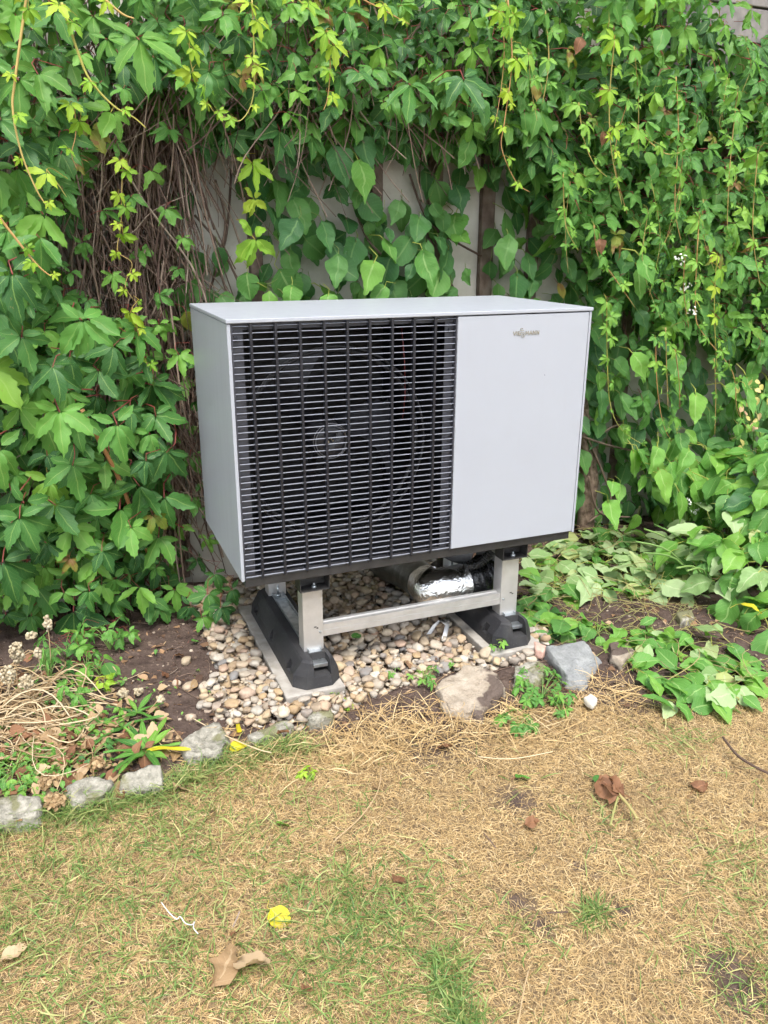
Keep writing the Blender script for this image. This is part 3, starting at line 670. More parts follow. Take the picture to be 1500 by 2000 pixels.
def crumple(g, seed, amt):
    V = g[0].copy(); o = Vector((seed * 1.3, seed * .7, seed * 2.1))
    for k in range(len(V)):
        q = Vector(V[k]); n_ = noise.noise_vector(q * 2.6 + o) * amt + noise.noise_vector(q * 7 + o) * amt * .45; V[k] += np.array(n_)
    return (V, g[1], g[2])
CRM = [crumple(g, i + 1, .22) for i, g in enumerate(RND + OVA[:4])]
CRE_BIG = [crumple(g, 80 + i, .05) for i, g in enumerate(CRE)]
CRE = [crumple(g, 40 + i, .10) for i, g in enumerate(CRE)]
OVA_W = [crumple(g, 20 + i, .12) for i, g in enumerate(OVA)]
OVA = [crumple(g, 60 + i, .10) for i, g in enumerate(OVA)]
_mc = {}
def LM(geo_list, i, mat, name='leaf'):
    key = (id(geo_list), i, mat.name)
    if key not in _mc:
        g = geo_list[i]; _mc[key] = to_mesh(name, g[0], g[1], g[2], mat)
    return _mc[key]

# ------------------------------------------------------------------ vines
def inside(poly, x, z):
    c = False; n = len(poly); j = n - 1
    for i in range(n):
        xi, zi = poly[i]; xj, zj = poly[j]
        if (zi > z) != (zj > z) and x < (xj - xi) * (z - zi) / (zj - zi) + xi: c = not c
        j = i
    return c
def wall_poly(px, y): return [(p[0], p[2]) for p in (at_y(u, v, y) for u, v in px)]
def scatter(poly, dmin, tries, r):
    xs = [p[0] for p in poly]; zs = [p[1] for p in poly]; cell = dmin; grid = {}; out = []
    for _ in range(tries):
        x = r.uniform(min(xs), max(xs)); z = r.uniform(min(zs), max(zs))
        if not inside(poly, x, z): continue
        gx_, gz_ = int(x / cell), int(z / cell); ok = True
        for a in (-1, 0, 1):
            for b in (-1, 0, 1):
                for q in grid.get((gx_ + a, gz_ + b), ()):
                    if (q[0] - x) ** 2 + (q[1] - z) ** 2 < dmin * dmin: ok = False
        if ok: grid.setdefault((gx_, gz_), []).append((x, z)); out.append((x, z))
    return out
def wall_leaf(p, size, r, upn=0.5, jit=0.35, dj=0.45):
    n = np.array([r.normal(0, jit), -1.0 + r.normal(0, jit * 0.5), upn + r.normal(0, jit)])
    d = np.array([r.normal(0, dj), -0.25, -1.0])
    return frame(n, d, size, p)
def pick(*ws):
    t = R_.random() * sum(w for w, _ in ws)
    for w, m in ws:
        t -= w
        if t <= 0: return M[m]
    return M[ws[-1][1]]
class Vine:
    def __init__(s, name, base, label, cat, group=None):
        s.e = empty(name, base); tag(s.e, label, cat, group); s.front = []; s.back = {}
    def leaf(s, geo, mat, Mx, name='leaf', i=None):
        i = random.randrange(len(geo)) if i is None else i
        s.front.append((geo, i, mat, Mx, name))
    def deep(s, geo, mat, Mx):
        g = random.choice(geo); s.back.setdefault(mat, []).append((g[0], g[1], g[2], Mx, random.random()))
    def finish(s, cap=300):
        def score(t):
            Mx = t[3]; p = Mx[:3, 3]; return -(np.linalg.norm(Mx[:3, 0]) / np.linalg.norm(p - CAM)) + 0.02 * p[1]
        s.front.sort(key=score)
        for (geo, i, mat, Mx, name) in s.front[:cap]: obj_at(name, LM(geo, i, mat, name), Mx, s.e)
        for (geo, i, mat, Mx, name) in s.front[cap:]:
            g = geo[i]; s.back.setdefault(mat, []).append((g[0], g[1], g[2], Mx, random.random()))
        for mat, it in s.back.items():
            tag(join('foliage', it, mat, s.e), kind='stuff')
def n3(x, z, s, o): return noise.noise(Vector((x * s, z * s, o)))
def tubes(name, lst, mat, parent=None, k=4):
    items = []
    for pts, rad in lst:
        mb = MB().tube(pts, rad, k, False)
        items.append((np.array([tuple(v) for v in mb.v]), FA(mb.f), None, np.eye(4), random.random()))
    return join(name, items, mat, parent)
def shoot(vine, px, y, rad=0.0028, lf=0.045, gap=0.05, leaves=True, geo=YNG, mat=None, dy=0.0):
    """a hanging young shoot along a path, leaves alternate along it"""
    mat = mat or M['lime']
    P = [at_y(u, v, y + dy * i) for i, (u, v) in enumerate(px)]
    B = bend([tuple(p) for p in P], 6)
    n = len(B); o = MB().tube(B, [rad * (1 - 0.6 * i / n) for i in range(n)], 5).build('shoot', M['shoot'], vine.e)
    if not leaves: return o
    tot = 0; nxt = 0.02; side = 1; L = sum((B[i + 1] - B[i]).length for i in range(n - 1))
    for i in range(n - 1):
        seg = (B[i + 1] - B[i]).length; tot += seg
        while tot > nxt:
            f = nxt / L; side = -side
            s_ = lf * (1.2 - 0.75 * f) * rng.uniform(0.6, 1.3)
            p = np.array(B[i]) + np.array([side * 0.010, -0.012, 0.004])
            nn = np.array([rng.normal(0, .35), -1, .45 + rng.normal(0, .3)]); d = np.array([side * rng.uniform(.1, .9), -.2, -1])
            obj_at('young_leaf', LM(geo, random.randrange(len(geo)), mat, 'young_leaf'), frame(nn, d, s_, p), o)
            nxt += gap * rng.uniform(0.5, 1.9)
    return o

R_ = rng
# --- left creeper
v1 = Vine('creeper_vine', (-0.5, 0.9, 0), 'broad-leaved green creeper covering the wall left of the heat pump', 'vine')
pA = wall_poly([(-160, -120), (330, -120), (330, 110), (260, 180), (190, 240), (150, 330), (115, 450), (100, 570), (-160, 620)], 0.62)
pB = wall_poly([(-160, 560), (100, 560), (210, 610), (300, 660), (325, 760), (325, 900), (320, 1000), (310, 1110), (320, 1180), (150, 1205), (-160, 1225)], 0.64)
for poly, dmin, sz in ((pA, 0.066, (0.075, 0.12)), (pB, 0.078, (0.10, 0.145))):
    for x, z in scatter(poly, dmin, 9000, R_):
        y = 0.62 + 0.12 * n3(x, z, 3.0, 1.0) + R_.normal(0, 0.035) + 0.12 * max(0, x + 0.05) * 2 - (0.05 if z < 0.9 else 0) + (0.18 * max(0, 0.35 - z) / 0.35)
        s_ = R_.uniform(*sz) * (0.8 if z < 0.35 else 1.0)
        v1.leaf(CRE_BIG, pick((.72 if z < 1.0 else .5, 'creeper'), (.24 if z < 1.0 else .4, 'creeper_light'), (.06, 'spring'), (.02, 'old')), wall_leaf((x, y, z), s_ * R_.choice([.6, .9, 1, 1.1]), R_, .5, .27, .4))
    for x, z in scatter(poly, dmin * 0.8, 9000, R_):
        v1.deep(CRE_LO, M['creeper'], wall_leaf((x, 0.78 + R_.normal(0, 0.05), z), R_.uniform(*sz), R_))
pC = wall_poly([(120, 300), (340, 230), (360, 420), (360, 640), (120, 610)], 0.74)
for x, z in scatter(pC, 0.095, 1500, R_): v1.leaf(CRE, M['creeper_light'], wall_leaf((x, 0.72 + R_.normal(0, .03), z), R_.uniform(.045, .075), R_))
FIVE = [i for i in range(12) if len(CRE_BIG[i][0]) > 250]
# named large leaves of this vine
for (u, v, y, s_, mt, rot) in ((270, 75, .45, .125, 'creeper', .1), (75, 140, .5, .10, 'creeper', 0), (160, 625, .42, .115, 'creeper_light', .0), (40, 655, .45, .10, 'creeper_light', .1), (118, 800, .45, .12, 'creeper_light', -.1),
                               (225, 825, .46, .12, 'creeper_light', .05), (290, 845, .55, .09, 'creeper_light', .2), (105, 715, .47, .11, 'creeper', -.1), (20, 530, .42, .13, 'creeper', 0), (140, 905, .5, .11, 'creeper', 0),
                               (40, 1010, .5, .12, 'creeper_light', .1), (255, 1030, .52, .09, 'creeper_light', -.1), (200, 1075, .55, .085, 'creeper', .1), (60, 1200, .72, .085, 'creeper', 0), (310, 1180, .66, .085, 'creeper_light', .2), (405, 1160, .55, .085, 'creeper', -.2), (200, 1140, .62, .08, 'creeper_light', .1),
                               (432, 1185, .50, .07, 'creeper', .1), (372, 1182, .60, .075, 'creeper', -.2), (452, 1150, .56, .065, 'creeper', .2), (340, 1150, .66, .08, 'creeper_light', .1), (420, 1120, .66, .07, 'creeper', 0), (395, 1205, .50, .06, 'creeper', .3), (350, 690, .6, .07, 'creeper_light', 0), (90, 1060, .6, .09, 'creeper', 0)):
    p = at_y(u, v, y); Mx = frame((rot, -1, .45), (rot, -.2, -1), s_ * 1.1, p); obj_at('leaf', LM(CRE_BIG, random.choice(FIVE), M[mt]), Mx, v1.e)
v1.finish(250)
# bare stems tangle behind the leaves on the left
def tangle(poly, n, y0, y1, lo, hi, rads, slant=0.25):
    out = []; xs = [p[0] for p in poly]; zs = [p[1] for p in poly]
    while len(out) < n:
        x = R_.uniform(min(xs), max(xs)); z = R_.uniform(min(zs), max(zs))
        if not inside(poly, x, z): continue
        y = R_.uniform(y0, y1); L = R_.uniform(lo, hi); sx = R_.normal(0, slant); ph = R_.uniform(0, 6); a = R_.uniform(0.005, 0.03)
        pts = []
        for i in range(8):
            t = i / 7; pts.append((x + sx * L * t + a * math.sin(ph + 5 * t), y + 0.03 * math.sin(ph * 2 + 4 * t), z + L * (0.5 - t)))
        out.append((pts, R_.uniform(*rads)))
    return out
pS = wall_poly([(90, 150), (380, 150), (370, 400), (370, 700), (350, 1000), (320, 1120), (230, 1120), (180, 800), (140, 560)], 0.84)
tg = tangle(pS, 640, 0.76, 0.94, 0.2, 0.7, (0.0012, 0.0042)) + tangle(pS, 80, 0.72, 0.86, 0.08, 0.3, (0.001, 0.002), 1.4)
pS3 = wall_poly([(320, 560), (410, 560), (420, 1000), (330, 1080)], 0.93)
tg += tangle(pS3, 150, 0.86, 0.97, 0.15, 0.55, (0.0012, 0.004), .35)
pL = wall_poly([(325, 600), (400, 600), (420, 1000), (400, 1110), (320, 1110)], 0.85)
for x, z in scatter(pL, 0.085, 1500, R_): obj_at('leaf', LM(CRE, random.randrange(12), pick((.6, 'creeper'), (.4, 'creeper_light'))), wall_leaf((x, .84 + R_.normal(0, .03), z), R_.uniform(.05, .085), R_), v1.e)
pS2 = wall_poly([(-160, -100), (200, -100), (200, 1200), (-160, 1200)], 0.9)
tg += tangle(pS2, 260, 0.84, 0.96, 0.3, 0.9, (0.0015, 0.004))
tag(tubes('stem_tangle', tg, M['stem'], v1.e), kind='stuff')
for px in ([(330, 180), (345, 400), (330, 650), (350, 900), (345, 1130)], [(250, 200), (262, 420), (250, 650), (290, 900), (330, 1120)], [(310, 250), (290, 500), (330, 750), (340, 1000)]):
    MB().tube(bend([tuple(at_y(u, v, 0.90)) for u, v in px], 6), [0.016 - 0.0003 * i for i in range((len(px) - 1) * 6 + 1)], 8).build('stem', M['bark'], v1.e)
for px, y in (([(55, -30), (30, 150), (25, 215), (42, 300), (72, 372), (90, 400)], .40), ([(120, 5), (150, 95), (175, 155), (222, 207), (262, 230), (285, 250)], .42),
              ([(-5, 420), (40, 478), (75, 520), (100, 540)], .40), ([(205, 0), (240, 28), (262, 36)], .42)):
    shoot(v1, px, y, 0.0042, 0.045, 0.075)
for px, y in (([(240, 310), (238, 370), (236, 440), (230, 490), (258, 515), (245, 560), (275, 600)], .62), ([(145, 200), (148, 260), (140, 300), (150, 330)], .5), ([(370, 60), (372, 120), (390, 170), (420, 220), (462, 232)], .55),
              ([(90, 330), (110, 355), (130, 385)], .5), ([(258, 600), (280, 690), (300, 740)], .6)):
    shoot(v1, px, y, 0.0018, 0.048, 0.045, mat=M['lime'])
MB().tube(bend([tuple(p) for p in (at_y(160, 800, .56), at_y(235, 940, .60), at_y(275, 1050, .66), at_z(328, 1152, 0.0))], 6), 0.007, 8).build('cane_shoot', M['cane'], v1.e)

# --- top creeper
v2 = Vine('creeper_vine', (0.7, 0.9, 1.7), 'creeper curtain hanging over the trellis above the heat pump', 'vine')
pT = wall_poly([(280, -120), (1030, -120), (1020, 250), (960, 220), (900, 245), (840, 235), (770, 215), (690, 190), (640, 225), (590, 200), (560, 225), (500, 200), (420, 185), (300, 160)], 0.64)
for x, z in scatter(pT, 0.054, 12000, R_):
    y = 0.60 + 0.10 * n3(x, z, 3.0, 4.0) + R_.normal(0, 0.04)
    v2.leaf(CRE, pick((.45, 'creeper'), (.4, 'creeper_light'), (.12, 'spring'), (.03, 'old')), wall_leaf((x, y, z), R_.uniform(0.04, 0.1), R_, 0.5, .42, .6))
pT2 = wall_poly([(280, -120), (1030, -120), (1020, 285), (700, 275), (420, 265), (300, 240)], 0.84)
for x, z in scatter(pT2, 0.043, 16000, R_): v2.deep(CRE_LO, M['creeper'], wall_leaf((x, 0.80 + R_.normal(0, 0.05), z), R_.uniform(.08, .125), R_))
for (u, v, y, s_) in ((905, 150, .42, .135), (800, 165, .44, .12), (700, 140, .5, .085), (940, 190, .5, .10)):
    obj_at('leaf', LM(CRE_BIG, random.choice(FIVE), M['creeper']), frame((R_.normal(0, .15), -1, .75), (R_.normal(0, .3), -.2, -1), s_, at_y(u, v, y)), v2.e)
tag(tubes('stem_tangle', tangle(wall_poly([(330, 60), (1000, 60), (1000, 240), (330, 300)], .84), 330, .70, .92, .15, .5, (.001, .003), .5), M['stem'], v2.e), kind='stuff')
for px, y in (([(492, 0), (496, 100), (494, 190), (470, 235), (430, 228)], .48), ([(560, -20), (600, 15), (620, 35)], .45), ([(690, -10), (740, 15), (800, 48)], .45), ([(640, 60), (645, 130), (640, 190), (632, 215)], .5),
              ([(975, 20), (985, 90), (978, 180), (965, 250)], .5)):
    shoot(v2, px, y, 0.0026, 0.05, 0.05)
v2.finish(285)

# --- right creepers (upper)
v3 = Vine('creeper_vine', (1.5, 0.9, 1.6), 'creeper curtain hanging just right of the bare wall above the unit', 'vine')
pR1 = wall_poly([(985, -120), (1300, -120), (1310, 640), (1240, 560), (1180, 480), (1110, 430), (1075, 330), (1030, 300), (995, 230)], 0.68)
v4 = Vine('creeper_vine', (2.3, 0.9, 1.4), 'thick small-leaved creeper curtain along the right edge of the picture', 'vine')
pR2 = wall_poly([(1300, -120), (1950, -120), (1950, 640), (1480, 690), (1400, 660), (1310, 640)], 0.68)
hole = wall_poly([(1380, -140), (1760, -140), (1760, 60), (1470, 80), (1395, 25)], 0.70)
for vv_, poly in ((v3, pR1), (v4, pR2)):
    for x, z in scatter(poly, 0.053, 16000, R_):
        if inside(hole, x, z) and R_.random() < .7: continue
        y = 0.64 + 0.14 * n3(x, z, 2.6, 7.0) + R_.normal(0, 0.045)
        t = R_.random()
        vv_.leaf(CRE if t < .9 else OVA, pick((.22, 'creeper'), (.5, 'creeper_light'), (.25, 'spring'), (.03, 'old')), wall_leaf((x, y, z), R_.uniform(0.04, 0.1), R_, 0.45, .42, .6))
    for x, z in scatter(poly, 0.043, 20000, R_):
        if inside(hole, x, z - .03): continue
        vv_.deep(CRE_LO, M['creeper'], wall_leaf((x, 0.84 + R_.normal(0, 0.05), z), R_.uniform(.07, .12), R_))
for vv_, px, y in ((v3, [(992, 0), (1000, 120), (985, 240), (980, 290), (1008, 355), (1035, 375)], .46), (v3, [(1100, 340), (1102, 410), (1108, 450), (1130, 490)], .5), (v3, [(1130, 200), (1140, 270), (1160, 320), (1185, 345)], .45),
                   (v3, [(1160, 440), (1168, 500), (1195, 535), (1240, 600)], .5), (v3, [(1200, 80), (1190, 200), (1195, 300), (1215, 400)], .46), (v3, [(1065, 20), (1072, 120), (1060, 200)], .46), (v3, [(1240, 250), (1300, 300), (1345, 290)], .45),
                   (v4, [(1320, 150), (1325, 260), (1318, 400), (1330, 470)], .46), (v4, [(1365, 430), (1358, 600), (1372, 650), (1430, 725), (1440, 800), (1465, 845)], .40), (v4, [(1440, 180), (1425, 330), (1420, 450)], .46), (v4, [(1480, 300), (1470, 450), (1485, 560)], .44),
                   (v4, [(1340, 480), (1335, 560), (1345, 640)], .45), (v4, [(1400, 500), (1395, 600), (1400, 720)], .43)):
    shoot(vv_, px, y, 0.0026, 0.05, 0.055, mat=M['spring'] if R_.random() < .6 else M['lime'])
for vv_, u0, u1 in ((v3, 1020, 1290), (v4, 1310, 1490)):
    for _ in range(6):
        u = R_.uniform(u0, u1); v = R_.uniform(60, 420); L = R_.uniform(90, 230)
        shoot(vv_, [(u, v), (u + R_.normal(0, 10), v + L * .5), (u + R_.normal(0, 18), v + L)], R_.uniform(.46, .54), .0016, .045, .05, mat=M['creeper_light'] if R_.random() < .5 else M['spring'])
v3.finish(285); v4.finish(285)
# withered brown leaves caught in the right creeper
for (u, v) in ((1107, 262), (1180, 258), (1172, 468), (1185, 170), (1135, 75)):
    obj_at('withered_leaf', LM(OVA, random.randrange(9), M['rustleaf']), frame((R_.normal(0, .5), -1, .2), (R_.normal(0, .4), 0, -1), .05, at_y(u, v, .47)), v3.e)

# --- ovate climber on the wall behind the unit
v5 = Vine('climbing_shrub', (0.8, 0.95, 0.05), 'climber with large oval leaves growing on the wall behind the heat pump', 'climber')
for px, dmin, tries in (([(480, 330), (560, 280), (700, 270), (735, 340), (740, 460), (770, 600), (470, 610), (480, 560), (540, 480), (500, 420)], 0.072, 5000), ([(720, 400), (800, 390), (890, 420), (890, 600), (740, 610)], 0.065, 4000),
                        ([(970, 240), (1080, 260), (1150, 420), (1150, 610), (985, 610), (960, 480), (985, 380)], 0.075, 4000), ([(350, 480), (430, 470), (480, 540), (480, 610), (350, 610)], 0.11, 900), ([(740, 260), (980, 260), (960, 340), (900, 350), (860, 420), (830, 380), (825, 310), (780, 300)], 0.085, 1500),
                        ([(340, 280), (420, 280), (400, 340), (350, 400)], .12, 400)):
    poly = wall_poly(px, 0.90)
    for x, z in scatter(poly, dmin, tries, R_):
        y = 0.86 + 0.05 * n3(x, z, 5, 2) + R_.normal(0, 0.03)
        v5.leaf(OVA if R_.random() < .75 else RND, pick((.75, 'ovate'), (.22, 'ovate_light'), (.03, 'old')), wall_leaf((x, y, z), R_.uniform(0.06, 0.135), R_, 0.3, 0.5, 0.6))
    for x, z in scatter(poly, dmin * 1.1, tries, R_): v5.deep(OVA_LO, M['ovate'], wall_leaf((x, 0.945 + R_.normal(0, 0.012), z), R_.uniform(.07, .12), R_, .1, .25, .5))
for (u, v, y, s_, mt) in ((655, 290, .72, .125, 'ovate'), (705, 315, .70, .135, 'ovate_light'), (705, 270, .74, .115, 'ovate'), (730, 510, .72, .13, 'ovate_light'), (825, 495, .72, .13, 'ovate_light'), (580, 430, .76, .12, 'ovate'), (630, 435, .78, .105, 'ovate'), (570, 560, .74, .09, 'ovate_light'), (640, 575, .74, .09, 'ovate_light'), (525, 575, .74, .09, 'ovate_light'), (750, 560, .74, .1, 'ovate_light'), (920, 275, .7, .1, 'ovate_light'), (660, 500, .78, .115, 'ovate')):
    obj_at('leaf', LM(OVA, random.randrange(9), M[mt]), frame((R_.normal(0, .2), -1, .35), (R_.normal(0, .25), -.1, -1), s_, at_y(u, v, y)), v5.e)
for px in ([(800, 340), (830, 420), (870, 460), (940, 500)], [(860, 380), (900, 370), (945, 365)], [(690, 400), (720, 470), (770, 520)], [(420, 350), (440, 430), (430, 520), (450, 590)], [(380, 420), (430, 480), (470, 560)], [(390, 330), (440, 400), (470, 480)], [(400, 590), (440, 470), (452, 330)], [(880, 430), (870, 520), (900, 590)]):
    MB().tube(bend([tuple(at_y(u, v, 0.945)) for u, v in px], 5), 0.0045, 6).build('stem', M['stem'], v5.e)
v5.finish(280)
for (u, v, y, s_) in ((495, 460, .62, .115), (490, 320, .70, .085), (495, 385, .72, .07)):
    o = obj_at('creeper_leaf', LM(CRE, random.choice((1, 4, 7)), M['lime']), frame((.1, -1, .3), (.05, -.1, -1), s_, at_y(u, v, y)), v5.e)

# --- right ovate climber with woody trunk
v6 = Vine('climbing_shrub', (1.95, 0.95, 0.0), 'climber with oval leaves and twisted woody trunk right of the unit', 'climber')
poly = wall_poly([(1135, 470), (1180, 480), (1320, 620), (1420, 660), (1850, 680), (1850, 1010), (1440, 1030), (1330, 1040), (1270, 990), (1230, 850), (1150, 840), (1145, 600)], 0.82)
for x, z in scatter(poly, 0.070, 9000, R_):
    y = 0.76 + 0.13 * n3(x, z, 3, 12) + R_.normal(0, 0.05)
    t = R_.random()
    v6.leaf(OVA if t < .8 else CRE, M['ovate'] if t < .4 else M['ovate_light'] if t < .8 else M['creeper_light'], wall_leaf((x, y, z), R_.uniform(0.085, 0.135) * (1 if t < .8 else .7), R_, 0.4))
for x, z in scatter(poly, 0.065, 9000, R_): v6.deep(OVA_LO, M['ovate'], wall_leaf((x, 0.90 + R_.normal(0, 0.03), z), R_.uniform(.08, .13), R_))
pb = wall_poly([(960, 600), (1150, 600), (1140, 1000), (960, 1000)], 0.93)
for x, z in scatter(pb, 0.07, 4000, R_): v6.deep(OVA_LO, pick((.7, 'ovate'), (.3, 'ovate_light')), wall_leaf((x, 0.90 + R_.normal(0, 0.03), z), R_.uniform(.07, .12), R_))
pd = wall_poly([(1140, 830), (1250, 850), (1330, 1000), (1330, 1060), (1130, 1060)], 0.95)
for x, z in scatter(pd, 0.05, 3000, R_): v6.deep(OVA_LO, M['ovate'], wall_leaf((x, 0.95 + R_.normal(0, 0.015), z), R_.uniform(.06, .1), R_))
for k in range(5):
    a = k * 1.25; px = [(1142 + 8 * math.sin(a), 1035), (1148 + 10 * math.sin(a + 1), 960), (1150 + 9 * math.sin(a + 2.2), 890), (1140 + 8 * math.sin(a + 3.4), 830), (1120 + 8 * math.sin(a + 4), 740)]
    tk = MB().tube(bend([tuple(at_y(u, v, 0.90 + 0.012 * math.cos(a + i))) for i, (u, v) in enumerate(px)], 8), [0.022 + 0.004 * math.sin(i * .8 + k) for i in range(33)], 9).build('trunk', M['bark'], v6.e)
    crinkle(tk, 0.008, 28)
for px, y in (([(1150, 860), (1180, 930), (1192, 980), (1150, 1020)], .86), ([(1130, 850), (1190, 870), (1260, 885)], .84), ([(1170, 850), (1220, 830), (1290, 880)], .84), ([(1150, 930), (1170, 1000), (1230, 1010)], .85)):
    MB().tube(bend([tuple(at_y(u, v, y)) for u, v in px], 6), 0.005, 6).build('stem', M['stem'], v6.e)
# cluster that leans forward
for _ in range(46):
    u, v = R_.normal(1335, 55), R_.normal(930, 45); y = R_.uniform(.42, .62)
    v6.leaf(OVA, M['ovate_light'], wall_leaf(at_y(u, v, y), R_.uniform(.07, .13), R_, .6))
for (u, v, y, s_) in ((1290, 925, .40, .13), (1330, 960, .38, .14), (1385, 950, .40, .15), (1310, 905, .42, .10), (1285, 875, .42, .11), (1345, 880, .42, .11), (1240, 690, .5, .12), (1370, 600, .45, .12), (1250, 500, .5, .12), (1460, 760, .42, .12), (1360, 770, .45, .12)):
    obj_at('leaf', LM(OVA, random.randrange(9), M['ovate_light']), frame((R_.normal(0, .3), -1, .5), (R_.normal(0, .3), -.2, -1), s_, at_y(u, v, y)), v6.e)
for px, y in (([(1185, 590), (1186, 700), (1192, 790), (1215, 840), (1262, 872)], .45), ([(1280, 660), (1284, 760), (1296, 830), (1312, 862)], .45), ([(1318, 680), (1326, 740), (1328, 800)], .5), ([(1300, 640), (1302, 720), (1305, 800)], .47), ([(1395, 700), (1398, 770), (1396, 850)], .46)):
    shoot(v6, px, y, .0024, .04, .06, mat=M['spring'])
MB().tube(bend([tuple(at_y(u, v, .40)) for u, v in ((1380, 960), (1405, 985), (1418, 1030), (1420, 1075))], 6), 0.005, 6).build('shoot', M['stem'], v6.e)
v6.finish(290)
for (u, v) in ((1345, 985), (1362, 995), (1372, 985), (1330, 505), (1342, 560), (1352, 605)):
    it = []
    for k in range(9):
        g = OVA_LO[k % 6]; it.append((g[0], g[1], g[2], frame(R_.normal(0, 1, 3) + np.array([0, -1, .4]), R_.normal(0, 1, 3), .012, at_y(u, v, .4) + R_.normal(0, .012, 3)), random.random()))
    join('flower', it, M['flower_white'], v6.e)

# --- heaps of cut climber on the ground, right
def ground_poly(px): return [(p[0], p[1]) for p in (at_z(u, v, 0.02) for u, v in px)]
def heap(name, label, px, dmin, hmax, mats, szr, sz_n, base_u, stalks=40, upj=0.38, cap=300):
    poly = ground_poly(px); c = np.mean(poly, 0); vn = Vine(name, (c[0], c[1], 0), label, 'leaf heap')
    for layer in range(3):
        for x, y in scatter(poly, dmin, 5000, R_):
            z = ground_h(x, y) + 0.012 + hmax * (layer + R_.random()) / 3 * (0.6 + 0.6 * n3(x, y, 4, 3))
            n = np.array([R_.normal(0, upj), -0.25 + R_.normal(0, upj), 1.0]); d = np.array([R_.normal(0, 1), -.5 + R_.normal(0, 1), -.15])
            t = R_.random(); mt = M[mats[0]] if t < .72 else M[mats[1]]
            if layer == 2: vn.leaf(OVA_W, mt, frame(n, d, R_.uniform(*szr), (x, y, z)))
            else: vn.deep(OVA_LO, mt, frame(n, d, R_.uniform(*szr), (x, y, z)))
    lst = []
    xs = [p[0] for p in poly]; ys = [p[1] for p in poly]
    while len(lst) < stalks:
        x = R_.uniform(min(xs), max(xs)); y = R_.uniform(min(ys), max(ys))
        if not inside(poly, x, y): continue
        a = R_.uniform(0, 6.28); L = R_.uniform(.08, .3); h = R_.uniform(.0, hmax + .02); cu = R_.normal(0, .05)
        lst.append(([(x + L * t * math.cos(a) + cu * math.sin(3 * t), y + L * t * math.sin(a) - cu * math.sin(3 * t), ground_h(x, y) + .01 + h * (1 - t * .6) + .02 * math.sin(t * 3)) for t in np.linspace(0, 1, 6)], R_.uniform(.0007, .0017)))
    tag(tubes('stalks', lst, M['stalk'], vn.e), kind='stuff')
    vn.finish(cap); return vn
heap('leaf_heap', 'wilted pale oval leaves heaped on the soil under the right side of the unit', [(1030, 1080), (1110, 1055), (1210, 1040), (1330, 1060), (1400, 1130), (1330, 1165), (1180, 1160), (1040, 1165)], 0.066, 0.065, ('pale', 'ovate_light'), (.06, .115), 0, 0, 45)
heap('leaf_heap', 'wilted yellowish-green leaves spilling onto the dry lawn at the right', [(1200, 1240), (1260, 1225), (1330, 1250), (1400, 1250), (1470, 1290), (1460, 1360), (1380, 1375), (1300, 1375), (1250, 1320)], 0.064, 0.05, ('ovate_light', 'pale'), (.055, .105), 0, 0, 18)
heap('leaf_heap', 'small heap of green oval leaves beside the right rubber foot', [(1012, 1180), (1060, 1170), (1100, 1225), (1080, 1250), (1030, 1225)], 0.06, 0.07, ('ovate_light', 'ovate'), (.07, .11), 0, 0, 10)
lst = []
for _ in range(130):
    p = at_z(R_.uniform(1030, 1400), R_.uniform(1150, 1250), 0); a = R_.uniform(0, 6.28); L = R_.uniform(.05, .25); cu = R_.normal(0, .03)
    lst.append(([(p[0] + L * t * math.cos(a) + cu * math.sin(3 * t), p[1] + L * t * math.sin(a), ground_h(p[0], p[1]) + .012 + .03 * R_.random() * math.sin(3 * t)) for t in np.linspace(0, 1, 5)], R_.uniform(.0007, .0015)))
tag(tubes('cut_stalks', lst, M['stalk']), 'yellowish cut leaf stalks scattered over dark soil right of the stand', 'stalks', kind='stuff')

# --- bush at the right edge
v7 = Vine('leafy_bush', (1.95, 0.0, 0), 'bright green bush with oval leaves at the right edge near the lawn', 'bush')
def blob(c, rad, n, geo, mats, szr, vine):
    for _ in range(n):
        d = R_.normal(0, 1, 3); d /= np.linalg.norm(d)
        if d[2] < -0.35: d[2] *= -1
        k = R_.uniform(.72, 1.08); p = np.array(c) + d * np.array(rad) * k
        p[2] = max(p[2], .02)
        nn = d * .8 + np.array([0, -.3, .6]) + R_.normal(0, .35, 3); dd = np.array([d[0], d[1], -.6]) + R_.normal(0, .4, 3)
        mt = M[mats[0]] if R_.random() < .65 else M[mats[1]]
        if d[1] < .25: vine.leaf(geo, mt, frame(nn, dd, R_.uniform(*szr), p))
        else: vine.deep(OVA_LO, mt, frame(nn, dd, R_.uniform(*szr), p))
blob((2.14, 0.10, .10), (.38, .36, .22), 190, OVA, ('ovate_light', 'pale'), (.075, .125), v7)
blob((2.45, 0.25, .22), (.42, .38, .34), 230, OVA, ('ovate_light', 'ovate'), (.08, .125), v7)
blob((2.0, -0.24, .03), (.24, .18, .09), 45, OVA, ('ovate_light', 'ovate'), (.075, .12), v7)
for _ in range(14):
    a = R_.uniform(0, 6.28); MB().tube(bend([(2.0 + .1 * math.cos(a), .12, 0), (2.0 + .25 * math.cos(a), .12 + .2 * math.sin(a), .16), (2.0 + .4 * math.cos(a), .12 + .33 * math.sin(a), .2)], 4), .004, 6).build('stem', M['green_stalk'], v7.e)
v7.finish(300)
